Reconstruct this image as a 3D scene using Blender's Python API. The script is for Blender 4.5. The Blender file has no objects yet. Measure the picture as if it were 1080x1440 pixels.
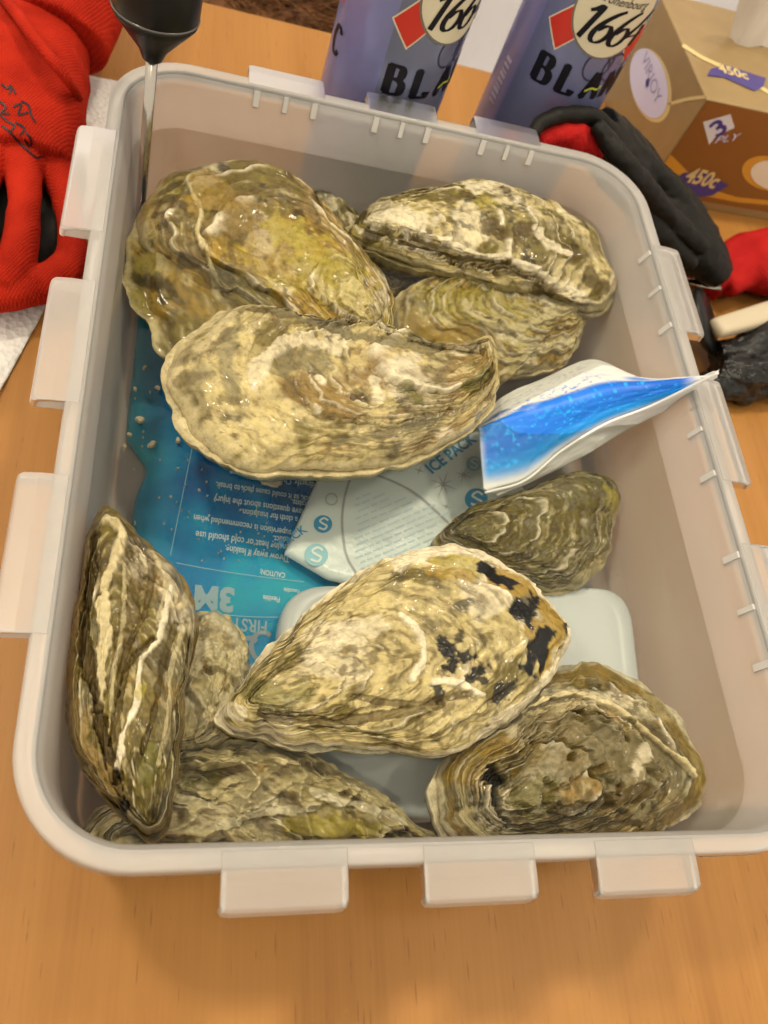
import bpy, bmesh, math, random
import numpy as np
from mathutils import Vector, Matrix
from mathutils.bvhtree import BVHTree

S = bpy.context.scene
COL = S.collection
R = math.radians

# ------------------------------------------------------------------ camera
CAM_LOC = (-.105, -.2012, .3617)
CAM_ROT = (.518, -.2817, -.0638)
FOC = 1179.144                       # focal length in pixels of the 1080 px wide photograph
cd = bpy.data.cameras.new('camera'); cam = bpy.data.objects.new('camera', cd); COL.objects.link(cam)
cam.location = CAM_LOC; cam.rotation_euler = CAM_ROT
cd.sensor_fit = 'HORIZONTAL'; cd.sensor_width = 36; cd.lens = FOC / 1080 * 36
cd.clip_start = .01; cd.clip_end = 50
cd.dof.use_dof = True; cd.dof.focus_distance = .315; cd.dof.aperture_fstop = 20
S.camera = cam

# ------------------------------------------------------------------ room light
w = bpy.data.worlds.new('World'); S.world = w; w.use_nodes = True
bg = w.node_tree.nodes['Background']; bg.inputs[0].default_value = (1, .89, .73, 1); bg.inputs[1].default_value = .76

def area(name, loc, target, size, power, col):
    l = bpy.data.lights.new(name, 'AREA'); l.shape = 'DISK'; l.size = size; l.energy = power; l.color = col
    o = bpy.data.objects.new(name, l); COL.objects.link(o); o.location = loc
    o.rotation_euler = (Vector(target) - Vector(loc)).to_track_quat('-Z', 'Y').to_euler()
for lx, ly, lz, lp in ((-.75, .40, 1.75, 11), (.45, .50, 1.85, 10), (-.25, -1.15, 1.85, 3), (-1.2, -.45, 1.75, 5.5), (.95, -.25, 1.85, 4)):
    area('ceiling_lamp', (lx, ly, lz), (0, 0, .1), .17, lp, (1, .87, .64))
vs = S.view_settings; vs.view_transform = 'Standard'; vs.look = 'None'; vs.exposure = .34; vs.gamma = 1
S.render.engine = 'CYCLES'
S.cycles.max_bounces = 8; S.cycles.transparent_max_bounces = 10; S.cycles.transmission_bounces = 6
S.cycles.diffuse_bounces = 3; S.cycles.glossy_bounces = 2; S.cycles.use_adaptive_sampling = True; S.cycles.adaptive_threshold = .04; S.cycles.adaptive_min_samples = 12; S.cycles.caustics_reflective = False

# ------------------------------------------------------------------ pixel <-> place
CM = np.array(cam.rotation_euler.to_matrix()); CL = np.array(CAM_LOC)
def ray(x, y):
    return CM @ np.array([(x - 540) / FOC, -(y - 720) / FOC, -1.])
def at(x, y, z):
    d = ray(x, y); return CL + d * ((z - CL[2]) / d[2])
def onplane(x, y, c, n):
    d = ray(x, y); return CL + d * (np.dot(c - CL, n) / np.dot(d, n))
TAB = .012           # table top
FLOOR = .028         # inner bottom of the tub
WATER = .082
RIM = .110

# ------------------------------------------------------------------ noise
def _h(ix, iy, iz, seed):
    n = (ix * 374761393 + iy * 668265263 + iz * 1274126177 + seed * 974711) & 0xffffffff
    n = ((n ^ (n >> 13)) * 1274126177) & 0xffffffff
    n = ((n ^ (n >> 15)) * 2246822519) & 0xffffffff
    return ((n ^ (n >> 16)) & 0xffffff) / float(0xffffff)
def noise(x, y, z=0., seed=0):
    if np.ndim(z) == 0:
        x, y = np.broadcast_arrays(np.asarray(x, float), np.asarray(y, float)); sd = seed + int(z * 131) * 7
        ix, iy = np.floor(x).astype(np.int64), np.floor(y).astype(np.int64); fx, fy = x - ix, y - iy
        u, v = [f * f * f * (f * (f * 6 - 15) + 10) for f in (fx, fy)]
        a, b, c, d = _h(ix, iy, 0, sd), _h(ix + 1, iy, 0, sd), _h(ix, iy + 1, 0, sd), _h(ix + 1, iy + 1, 0, sd)
        return ((a * (1 - u) + b * u) * (1 - v) + (c * (1 - u) + d * u) * v) * 2 - 1
    x, y, z = np.broadcast_arrays(np.asarray(x, float), np.asarray(y, float), np.asarray(z, float))
    ix, iy, iz = [np.floor(a).astype(np.int64) for a in (x, y, z)]
    fx, fy, fz = x - ix, y - iy, z - iz
    u, v, q = [f * f * f * (f * (f * 6 - 15) + 10) for f in (fx, fy, fz)]
    r = 0
    for a in (0, 1):
        for b in (0, 1):
            for c in (0, 1):
                r = r + _h(ix + a, iy + b, iz + c, seed) * (u if a else 1 - u) * (v if b else 1 - v) * (q if c else 1 - q)
    return r * 2 - 1
def fbm(x, y, z=0., seed=0, o=4):
    r = 0; a = 1.; f = 1.; t = 0
    for i in range(o):
        r = r + a * noise(x * f, y * f, z if np.ndim(z) == 0 else z * f, seed + i * 17); t += a; a *= .5; f *= 2.03
    return r / t
def ss(a, b, x):
    t = np.clip((x - a) / (b - a), 0, 1); return t * t * (3 - 2 * t)

# ------------------------------------------------------------------ mesh helpers
def mk(name, V, F, mat, parent=None, smooth=True, col=None, label=None, cat=None, group=None, kind=None):
    me = bpy.data.meshes.new(name)
    V = np.asarray(V, float)
    if parent is not None: V = V - np.array(parent.location)
    if isinstance(F, np.ndarray):
        nf = len(F); k = F.shape[1]
        me.vertices.add(len(V)); me.vertices.foreach_set('co', V.ravel())
        me.loops.add(nf * k); me.loops.foreach_set('vertex_index', F.ravel().astype(np.int32))
        me.polygons.add(nf); me.polygons.foreach_set('loop_start', np.arange(0, nf * k, k, dtype=np.int32))
        me.update(calc_edges=True)
    else:
        me.from_pydata([tuple(v) for v in V], [], [tuple(f) for f in F])
    me.validate()
    if smooth: me.polygons.foreach_set('use_smooth', [True] * len(me.polygons))
    if col is not None:
        c4 = np.ones((len(V), 4)); c4[:, :3] = col
        a = me.color_attributes.new('Col', 'FLOAT_COLOR', 'POINT'); a.data.foreach_set('color', c4.ravel())
    me.materials.append(mat)
    o = bpy.data.objects.new(name, me); COL.objects.link(o)
    if parent is not None: o.parent = parent
    tag(o, label, cat, group, kind)
    return o
def sub(o, ch):        # re-parent a part already built in world space under a part
    ch.parent = o; return ch
def tag(o, label=None, cat=None, group=None, kind=None):
    if label: o['label'] = label
    if cat: o['category'] = cat
    if group: o['group'] = group
    if kind: o['kind'] = kind
def thing(name, loc, label, cat, group=None):
    o = bpy.data.objects.new(name, None); COL.objects.link(o); o.location = loc; o.empty_display_size = .01
    tag(o, label, cat, group); return o
def grid_faces(nr, nc, close=False):
    i = np.arange(nr - 1)[:, None]; j = np.arange(nc if close else nc - 1)[None]
    a = i * nc + j; b = i * nc + (j + 1) % nc
    return np.stack([a, b, b + nc, a + nc], -1).reshape(-1, 4)
def catmull(P, n, closed=False):
    P = np.asarray(P, float); m = len(P)
    if closed: Q = np.vstack([P[-1], P, P[0], P[1]]); segs = m
    else: Q = np.vstack([2 * P[0] - P[1], P, 2 * P[-1] - P[-2]]); segs = m - 1
    out = []
    k = 14
    for i in range(segs):
        p0, p1, p2, p3 = Q[i:i + 4]
        for t in np.arange(k) / k:
            out.append(.5 * (2 * p1 + (p2 - p0) * t + (2 * p0 - 5 * p1 + 4 * p2 - p3) * t * t + (3 * p1 - p0 - 3 * p2 + p3) * t ** 3))
    if not closed: out.append(P[-1])
    out = np.array(out)
    C = np.vstack([out, out[:1]]) if closed else out
    L = np.r_[0, np.cumsum(np.linalg.norm(np.diff(C, axis=0), axis=1))]
    tt = np.linspace(0, L[-1], n, endpoint=not closed)
    return np.stack([np.interp(tt, L, C[:, i]) for i in range(C.shape[1])], 1)
def seg_dist(P, A):      # distance from points P (n,2) to polyline A
    d = np.full(len(P), 1e9)
    if len(A) == 1: return np.linalg.norm(P - A[0], axis=1)
    for a, b in zip(A[:-1], A[1:]):
        ab = b - a; t = np.clip(((P - a) @ ab) / max(ab @ ab, 1e-12), 0, 1)
        d = np.minimum(d, np.linalg.norm(P - a - t[:, None] * ab, axis=1))
    return d
def lathe(prof, n=64, axis_o=(0, 0, 0), axis_d=(0, 0, 1)):
    q = Vector((0, 0, 1)).rotation_difference(Vector(axis_d).normalized()).to_matrix()
    V = []
    for r, z in prof:
        for k in range(n):
            a = 2 * math.pi * k / n
            V.append(np.array(axis_o) + np.array(q @ Vector((r * math.cos(a), r * math.sin(a), z))))
    F = [tuple(f) for f in grid_faces(len(prof), n, True)]
    F.append(tuple(range(n))[::-1]); F.append(tuple(range((len(prof) - 1) * n, len(prof) * n)))
    return np.array(V), F
def tube(path, rad, n=18, cap=True, flat=1.):
    path = np.asarray(path, float); m = len(path)
    rad = np.interp(np.linspace(0, 1, m), np.linspace(0, 1, len(rad)), rad) if np.ndim(rad) else np.full(m, rad)
    T = np.gradient(path, axis=0); T /= np.linalg.norm(T, axis=1)[:, None]
    up = np.array([0, 0, 1.]) if abs(T[0][2]) < .9 else np.array([1., 0, 0])
    V = []
    N = up - T[0] * (up @ T[0]); N /= np.linalg.norm(N)
    for i in range(m):
        N = N - T[i] * (N @ T[i]); N /= np.linalg.norm(N); B = np.cross(T[i], N)
        for k in range(n):
            a = 2 * math.pi * k / n
            V.append(path[i] + rad[i] * (math.cos(a) * N * flat + math.sin(a) * B))
    F = [tuple(f) for f in grid_faces(m, n, True)]
    if cap: F += [tuple(range(n))[::-1], tuple(range((m - 1) * n, m * n))]
    return np.array(V), F
def join(parts):
    V = []; F = []; k = 0
    for v, f in parts:
        V.append(np.asarray(v)); F += [tuple(int(i) + k for i in q) for q in f]; k += len(v)
    return np.vstack(V), F
def box(a, b):
    a = np.array(a); b = np.array(b)
    V = [(x, y, z) for z in (a[2], b[2]) for y in (a[1], b[1]) for x in (a[0], b[0])]
    return np.array(V), [(0, 2, 3, 1), (4, 5, 7, 6), (0, 1, 5, 4), (2, 6, 7, 3), (0, 4, 6, 2), (1, 3, 7, 5)]
def bevel(o, wd, seg=2):
    m = o.modifiers.new('bevel', 'BEVEL'); m.width = wd; m.segments = seg; m.limit_method = 'ANGLE'

# ------------------------------------------------------------------ materials
class M:
    def __init__(s, name):
        s.m = bpy.data.materials.new(name); s.m.use_nodes = True; s.t = s.m.node_tree; s.n = s.t.nodes
        s.b = s.n['Principled BSDF']; s.out = s.n['Material Output']
    def N(s, t, **kw):
        o = s.n.new(t)
        for k, v in kw.items():
            if k.startswith('i_'):
                key = k[2:]; key = int(key) if key.isdigit() else key
                o.inputs[key].default_value = v
            else: setattr(o, k, v)
        return o
    def L(s, a, b): s.t.links.new(a, b)
    def ramp(s, fac, stops):
        r = s.N('ShaderNodeValToRGB'); e = r.color_ramp.elements
        while len(e) < len(stops): e.new(.5)
        for q, (p, c) in zip(e, stops): q.position = p; q.color = (*c, 1)
        s.L(fac, r.inputs[0]); return r
    def coords(s, scale=(1, 1, 1), rot=(0, 0, 0), out='Object'):
        tc = s.N('ShaderNodeTexCoord'); mp = s.N('ShaderNodeMapping'); mp.inputs['Scale'].default_value = scale; mp.inputs['Rotation'].default_value = rot
        s.L(tc.outputs[out], mp.inputs[0]); return mp.outputs[0]
    def bump(s, h, strength, dist):
        b = s.N('ShaderNodeBump'); b.inputs['Strength'].default_value = strength; b.inputs['Distance'].default_value = dist
        s.L(h, b.inputs['Height']); s.L(b.outputs[0], s.b.inputs['Normal']); return b
    def noise(s, vec, scale, detail=4, rough=.55):
        n = s.N('ShaderNodeTexNoise'); n.inputs['Scale'].default_value = scale; n.inputs['Detail'].default_value = detail; n.inputs['Roughness'].default_value = rough
        s.L(vec, n.inputs['Vector']); return n
def plain(name, col, rough=.5, metal=0, coat=0, spec=.5, bump=None, var=0.):
    q = M(name); q.b.inputs['Base Color'].default_value = (*col, 1); q.b.inputs['Roughness'].default_value = rough
    q.b.inputs['Metallic'].default_value = metal; q.b.inputs['Coat Weight'].default_value = coat; q.b.inputs['Specular IOR Level'].default_value = spec
    v = q.coords()
    if var:
        n = q.noise(v, 60)
        r = q.ramp(n.outputs[0], [(.3, tuple(c * (1 - var) for c in col)), (.7, tuple(min(1, c * (1 + var)) for c in col))])
        q.L(r.outputs[0], q.b.inputs['Base Color'])
    if bump: q.bump(q.noise(v, bump[0]).outputs[0], bump[1], bump[2])
    return q.m

def wood_mat():
    q = M('beech_wood'); v = q.coords((1, .12, 1))
    a = q.noise(q.coords((1, .05, 1)), 38, 5, .6); b = q.noise(q.coords((1, .03, 1)), 520, 3)
    mx = q.N('ShaderNodeMath', operation='MULTIPLY_ADD'); mx.inputs[1].default_value = .35; q.L(b.outputs[0], mx.inputs[0]); q.L(a.outputs[0], mx.inputs[2])
    r = q.ramp(mx.outputs[0], [(.40, (.285, .122, .026)), (.62, (.345, .155, .035)), (.86, (.390, .182, .045))])
    # short dark flecks of beech
    fl = q.N('ShaderNodeTexVoronoi'); fl.feature = 'F1'; fl.inputs['Scale'].default_value = 420
    q.L(q.coords((1, .09, 1)), fl.inputs['Vector'])
    fr = q.ramp(fl.outputs['Distance'], [(.10, (1, 1, 1)), (.20, (0, 0, 0))])
    fn = q.noise(q.coords(), 90, 2); fm = q.ramp(fn.outputs[0], [(.40, (0, 0, 0)), (.52, (1, 1, 1))])
    mu = q.N('ShaderNodeMath', operation='MULTIPLY'); q.L(fr.outputs[0], mu.inputs[0]); q.L(fm.outputs[0], mu.inputs[1])
    m2 = q.N('ShaderNodeMath', operation='MULTIPLY'); q.L(mu.outputs[0], m2.inputs[0]); m2.inputs[1].default_value = .5
    mix = q.N('ShaderNodeMix', data_type='RGBA'); q.L(m2.outputs[0], mix.inputs[0]); q.L(r.outputs[0], mix.inputs[6]); mix.inputs[7].default_value = (.20, .075, .02, 1)
    q.L(mix.outputs[2], q.b.inputs['Base Color']); q.b.inputs['Roughness'].default_value = .42; q.b.inputs['Specular IOR Level'].default_value = .3
    q.bump(m2.outputs[0], -.2, .0004)
    return q.m
def tub_mat(name, milk, through=.5, straight=.4, rough=.30):
    q = M(name); q.n.remove(q.b)
    col = (.93, .915, .89, 1)
    df = q.N('ShaderNodeBsdfDiffuse'); df.inputs[0].default_value = col
    tl = q.N('ShaderNodeBsdfTranslucent'); tl.inputs[0].default_value = col
    rf = q.N('ShaderNodeBsdfRefraction'); rf.inputs[0].default_value = (.97, .96, .95, 1); rf.inputs['IOR'].default_value = 1.03; rf.inputs['Roughness'].default_value = rough
    tr = q.N('ShaderNodeBsdfTransparent'); tr.inputs[0].default_value = (.97, .96, .95, 1)
    gl = q.N('ShaderNodeBsdfGlossy'); gl.inputs['Roughness'].default_value = .32
    n = q.noise(q.coords(), 14, 4); mr = q.N('ShaderNodeMapRange'); mr.inputs[3].default_value = milk - .06; mr.inputs[4].default_value = milk + .06; q.L(n.outputs[0], mr.inputs[0])
    a = q.N('ShaderNodeMixShader'); a.inputs[0].default_value = through; q.L(df.outputs[0], a.inputs[1]); q.L(tl.outputs[0], a.inputs[2])
    t = q.N('ShaderNodeMixShader'); t.inputs[0].default_value = straight; q.L(rf.outputs[0], t.inputs[1]); q.L(tr.outputs[0], t.inputs[2])
    b = q.N('ShaderNodeMixShader'); q.L(mr.outputs[0], b.inputs[0]); q.L(t.outputs[0], b.inputs[1]); q.L(a.outputs[0], b.inputs[2])
    fr = q.N('ShaderNodeFresnel'); fr.inputs[0].default_value = 1.28
    c = q.N('ShaderNodeMixShader'); q.L(fr.outputs[0], c.inputs[0]); q.L(b.outputs[0], c.inputs[1]); q.L(gl.outputs[0], c.inputs[2])
    q.L(c.outputs[0], q.out.inputs[0])
    bp = q.N('ShaderNodeBump'); bp.inputs['Strength'].default_value = .3; bp.inputs['Distance'].default_value = .0008
    q.L(q.noise(q.coords(), 70, 3).outputs[0], bp.inputs['Height'])
    for s_ in (df, gl): q.L(bp.outputs[0], s_.inputs['Normal'])
    return q.m
def water_mat():
    q = M('water'); q.n.remove(q.b)
    tr = q.N('ShaderNodeBsdfTransparent'); tr.inputs[0].default_value = (.93, .94, .91, 1)
    gl = q.N('ShaderNodeBsdfGlossy'); gl.inputs['Roughness'].default_value = .02
    fr = q.N('ShaderNodeFresnel'); fr.inputs[0].default_value = 1.33
    c = q.N('ShaderNodeMixShader'); q.L(fr.outputs[0], c.inputs[0]); q.L(tr.outputs[0], c.inputs[1]); q.L(gl.outputs[0], c.inputs[2])
    q.L(c.outputs[0], q.out.inputs[0])
    bp = q.N('ShaderNodeBump'); bp.inputs['Strength'].default_value = .12; bp.inputs['Distance'].default_value = .002
    q.L(q.noise(q.coords(), 28, 2).outputs[0], bp.inputs['Height'])
    for s in (gl, fr): q.L(bp.outputs[0], s.inputs['Normal'])
    return q.m
def shell_mat():
    q = M('oyster_shell'); at_ = q.N('ShaderNodeAttribute'); at_.attribute_name = 'Col'
    v = q.coords()
    n = q.noise(v, 420, 4, .65)
    r = q.ramp(n.outputs[0], [(.28, (.52, .50, .45)), (.5, (1, 1, 1)), (.75, (1.25, 1.22, 1.15))])
    mx = q.N('ShaderNodeMix', data_type='RGBA', blend_type='MULTIPLY'); mx.inputs[0].default_value = .8
    q.L(at_.outputs['Color'], mx.inputs[6]); q.L(r.outputs[0], mx.inputs[7]); hs_ = q.N('ShaderNodeHueSaturation'); hs_.inputs['Saturation'].default_value = 1.08; hs_.inputs['Value'].default_value = .84; q.L(mx.outputs[2], hs_.inputs['Color']); q.L(hs_.outputs[0], q.b.inputs['Base Color'])
    n2 = q.noise(v, 120, 3)
    rr = q.ramp(n2.outputs[0], [(.35, (.28,) * 3), (.65, (.68,) * 3)]); q.L(rr.outputs[0], q.b.inputs['Roughness'])
    cw = q.ramp(q.noise(v, 45, 3).outputs[0], [(.40, (0, 0, 0)), (.62, (.75,) * 3)]); q.L(cw.outputs[0], q.b.inputs['Coat Weight']); q.b.inputs['Specular IOR Level'].default_value = .22; q.b.inputs['Coat Roughness'].default_value = .08; q.b.inputs['Coat IOR'].default_value = 1.35
    q.bump(q.noise(v, 650, 3, .6).outputs[0], .4, .0006)
    return q.m
def col_mat(name, rough=.3, coat=0., bump=None):
    q = M(name); a = q.N('ShaderNodeAttribute'); a.attribute_name = 'Col'; q.L(a.outputs['Color'], q.b.inputs['Base Color'])
    q.b.inputs['Roughness'].default_value = rough; q.b.inputs['Coat Weight'].default_value = coat
    if bump: q.bump(q.noise(q.coords(), bump[0]).outputs[0], bump[1], bump[2])
    return q.m
def knit_mat(name, c1, c2):
    q = M(name); v = q.coords()
    wv = q.N('ShaderNodeTexWave', wave_type='BANDS', bands_direction='X'); wv.inputs['Scale'].default_value = 260; wv.inputs['Distortion'].default_value = 1.5; wv.inputs['Detail'].default_value = 1
    q.L(q.coords((1, 1, 1), (0, 0, .5)), wv.inputs[0])
    w2 = q.N('ShaderNodeTexWave', wave_type='BANDS', bands_direction='Y'); w2.inputs['Scale'].default_value = 260; w2.inputs['Distortion'].default_value = 1.5
    q.L(q.coords((1, 1, 1), (0, 0, .5)), w2.inputs[0])
    m = q.N('ShaderNodeMath', operation='MULTIPLY'); q.L(wv.outputs['Fac'], m.inputs[0]); q.L(w2.outputs['Fac'], m.inputs[1])
    n = q.noise(v, 45, 4)
    ad = q.N('ShaderNodeMath', operation='MULTIPLY_ADD'); q.L(m.outputs[0], ad.inputs[0]); ad.inputs[1].default_value = .35; q.L(n.outputs[0], ad.inputs[2])
    r = q.ramp(ad.outputs[0], [(.35, c1), (.8, c2)]); q.L(r.outputs[0], q.b.inputs['Base Color'])
    q.b.inputs['Roughness'].default_value = .85; q.b.inputs['Specular IOR Level'].default_value = .08
    q.bump(m.outputs[0], .5, .0006)
    return q.m
def blue_pack_mat():
    q = M('blue_gel_pack'); v = q.coords()
    n = q.noise(v, 16, 3); n.inputs['Distortion'].default_value = .6
    r = q.ramp(n.outputs[0], [(.30, (.003, .045, .16)), (.43, (.002, .11, .33)), (.55, (.002, .21, .45)), (.68, (.008, .33, .43))])
    # greener towards the far-left end of the pack
    sp = q.N('ShaderNodeSeparateXYZ'); q.L(v, sp.inputs[0])
    mr = q.N('ShaderNodeMapRange'); mr.inputs[1].default_value = -.018; mr.inputs[2].default_value = -.055; q.L(sp.outputs[0], mr.inputs[0])
    mx = q.N('ShaderNodeMix', data_type='RGBA'); q.L(mr.outputs[0], mx.inputs[0]); q.L(r.outputs[0], mx.inputs[6]); mx.inputs[7].default_value = (.012, .16, .155, 1)
    q.L(mx.outputs[2], q.b.inputs['Base Color']); q.b.inputs['Roughness'].default_value = .5; q.b.inputs['Specular IOR Level'].default_value = .2
    q.bump(q.noise(v, 55, 3).outputs[0], .25, .001)
    return q.m

MW = wood_mat()
MTUB = tub_mat('frosted_plastic', .45, .38, .30); MRIM = tub_mat('milky_plastic', .46, .38, .25); MLUG = tub_mat('thin_milky_plastic', .33, .40, .32); MRIB = tub_mat('rib_plastic', .80, .35, .1)
MWATER = water_mat(); MSHELL = shell_mat()
MBLACK = plain('black_plastic', (.008, .008, .008), .35, spec=.25)
MSTEEL = plain('steel', (.55, .51, .45), .22, 1)
MRED = knit_mat('red_knit', (.26, .010, .004), (.46, .024, .009))
MRED2 = knit_mat('crimson_knit', (.28, .007, .008), (.46, .018, .016))
MLATEX = plain('black_latex', (.008, .0075, .006), .5, spec=.18, bump=(60, .35, .004))
MLATEXW = plain('wrinkled_black_latex', (.006, .006, .006), .22, spec=.35, bump=(90, 1., .006))
MWHITE = plain('print_white', (.62, .70, .72), .5)
MPALE = plain('print_pale_blue', (.16, .40, .50), .5)
MINK = plain('black_ink', (.007, .007, .012), .4, spec=.2)
MREDP = plain('print_red', (.55, .03, .02), .35)
MCREAM = plain('print_cream', (.66, .60, .44), .35, var=.04)
MLIME = plain('print_lime', (.45, .5, .04), .4)

# ================================================================== SETTING
V, F = box((-.75, -.75, TAB - .03), (.85, .392, TAB)); tb = mk('table', V, F, MW, smooth=False, kind='structure'); bevel(tb, .002)
V, F = box((-2, -2, -.74), (2, 3, -.72)); mk('floor', V, F, plain('floor', (.20, .14, .09), .6, var=.1), smooth=False, kind='structure')
V, F = box((-2, .62, -.72), (2, .66, .9)); mk('wall', V, F, plain('white_wall', (.84, .83, .88), .7, bump=(200, .1, .001)), smooth=False, kind='structure')

# ================================================================== TUB
HX, HY, RAD = .135, .1745, .035
def rrect(hx, hy, r, n=12):
    P = []
    for cx, cy, a0 in ((hx - r, hy - r, 0), (-hx + r, hy - r, 90), (-hx + r, -hy + r, 180), (hx - r, -hy + r, 270)):
        for k in range(n + 1):
            a = R(a0 + 90 * k / n); P.append((cx + r * math.cos(a), cy + r * math.sin(a)))
    # extra points along the straights
    Q = []
    for i in range(len(P)):
        a = np.array(P[i]); b = np.array(P[(i + 1) % len(P)]); d = np.linalg.norm(b - a); m = 1 if d < .02 else 14
        for k in range(m): Q.append(a + (b - a) * k / m)
    return np.array(Q)
def rloft(prof):       # prof: list of (inset, z)
    V = []
    for i, z in prof:
        q = rrect(HX - i, HY - i, max(RAD - i, .004)); V.append(np.c_[q, np.full(len(q), z)])
    n = len(V[0]); return np.vstack(V), n
tub = thing('storage_tub', (0, 0, TAB), 'open frosted plastic storage tub full of oysters and water', 'tub')
prof = [(.016, TAB), (.0135, TAB + .002), (.012, TAB + .008), (.0066, RIM - .004), (.0050, RIM - .001), (.0061, RIM - .0012),
        (.0082, RIM - .006), (.0135, FLOOR + .010), (.0150, FLOOR + .004), (.0195, FLOOR)]
V, n = rloft(prof)
F = [tuple(f) for f in grid_faces(len(prof), n, True)] + [tuple(range(n))[::-1], tuple(range((len(prof) - 1) * n, len(prof) * n))]
mk('body', V, F, MTUB, tub)
prof = [(.0056, RIM - .003), (.0014, RIM - .0030), (.0010, RIM - .0080), (0, RIM - .0080), (.0002, RIM - .0008), (.0006, RIM - .0002), (.0012, RIM), (.0056, RIM), (.0061, RIM - .0004), (.0064, RIM - .0012), (.0064, RIM - .0045), (.0056, RIM - .003)]
V, n = rloft(prof); mk('rim', V, [tuple(f) for f in grid_faces(len(prof), n, True)], MRIM, tub)
tabs = [('x', -1, .118, .058), ('x', -1, .032, -.024), ('x', -1, -.053, -.108), ('x', 1, .112, .056), ('x', 1, .028, -.027), ('x', 1, -.057, -.112),
        ('y', -1, -.077, -.041), ('y', -1, -.018, .018), ('y', -1, .039, .075), ('y', 1, -.075, -.038), ('y', 1, -.016, .020), ('y', 1, .041, .077)]
for ax, s, a, b in tabs:
    a, b = min(a, b), max(a, b); H = HX if ax == 'x' else HY
    # profile of a clasp lug: a plate that leaves the rim, drops a little and ends in a lip
    O = .0108
    pr = [(-.0052, .0003), (.004, .0002), (O - .0010, -.0004), (O, -.0014), (O + .0008, -.0058), (O - .0003, -.0060), (O - .0012, -.0026), (O - .003, -.0018), (.004, -.0012), (-.0052, -.0010)]
    def place(t, o, z):
        return (s * (H + o), t, RIM + z) if ax == 'x' else (t, s * (H + o), RIM + z)
    m = len(pr); ts = [a, a + .0008, a + .0028, b - .0028, b - .0008, b]; sh = [.0012, .0003, 0, 0, .0003, .0012]
    V = [place(t, (o if o < .002 else o - q * (o / O)), z) for t, q in zip(ts, sh) for o, z in pr]
    F = [tuple(f) for f in grid_faces(len(ts), m, True)] + [tuple(range(m))[::-1], tuple(range((len(ts) - 1) * m, len(ts) * m))]
    t = mk('clasp_lug', V, F, MLUG, tub, smooth=False); bevel(t, .0006, 2)
    for e in (a + .0004, b - .0016):      # side cheeks
        V, F = box((0, 0, 0), (1, 1, 1))
        V = [place(e + .0012 * v[0], -.0005 + (O + .0002) * v[1], (-.0056 if v[2] == 0 else (-.0012 - .0010 * v[1]))) for v in V]
        sub(t, mk('cheek', V, F, MRIB, tub, smooth=False))
    for e in (a + .0045, (a + b) / 2, b - .0045):   # small ribs under the lug that show through the wall
        pk, pb = (.0074, .0094) if (ax, s) in (('x', 1), ('y', 1)) else (.0062, .0074)
        wd = .0014 if e != (a + b) / 2 else .0011
        V = [place(e + u * wd, o, z) for u in (-1, 1) for o, z in ((-.0005, -.0014), (-pk, -.0016), (-pb, -.0086), (-.0068, -.0112), (-.0024, -.0060))]
        F = [(0, 1, 2, 3, 4), (9, 8, 7, 6, 5)] + [(i, 5 + i, 5 + (i + 1) % 5, (i + 1) % 5) for i in range(5)]
        sub(t, mk('rib', V, F, MRIB, tub, smooth=False))
V = rrect(HX - .0099, HY - .0099, RAD - .0099)
mk('water', np.c_[V, np.full(len(V), WATER)], [tuple(range(len(V)))], MWATER, smooth=False, kind='structure')

# ================================================================== OYSTERS
C_ = {k: np.array(v) for k, v in dict(cream=(.54, .455, .225), white=(.74, .67, .49), ochre=(.33, .22, .048), olive=(.145, .115, .030), brown=(.082, .055, .017),
      dark=(.004, .0035, .003), grey=(.17, .148, .082), moss=(.13, .122, .028), yellow=(.40, .335, .075), tan=(.285, .20, .080), pale=(.60, .52, .31)).items()}
def mixc(c, k, a):
    return c * (1 - a[:, None]) + C_[k] * a[:, None]
def Z(ox, oy, s, P): return [(ox + x / s, oy + y / s) for x, y in P]
z3 = lambda P: Z(150, 220, 1.895, P)
z4 = lambda P: Z(480, 240, 1.8, P)
z7 = lambda P: Z(560, 640, 2.077, P)

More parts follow.
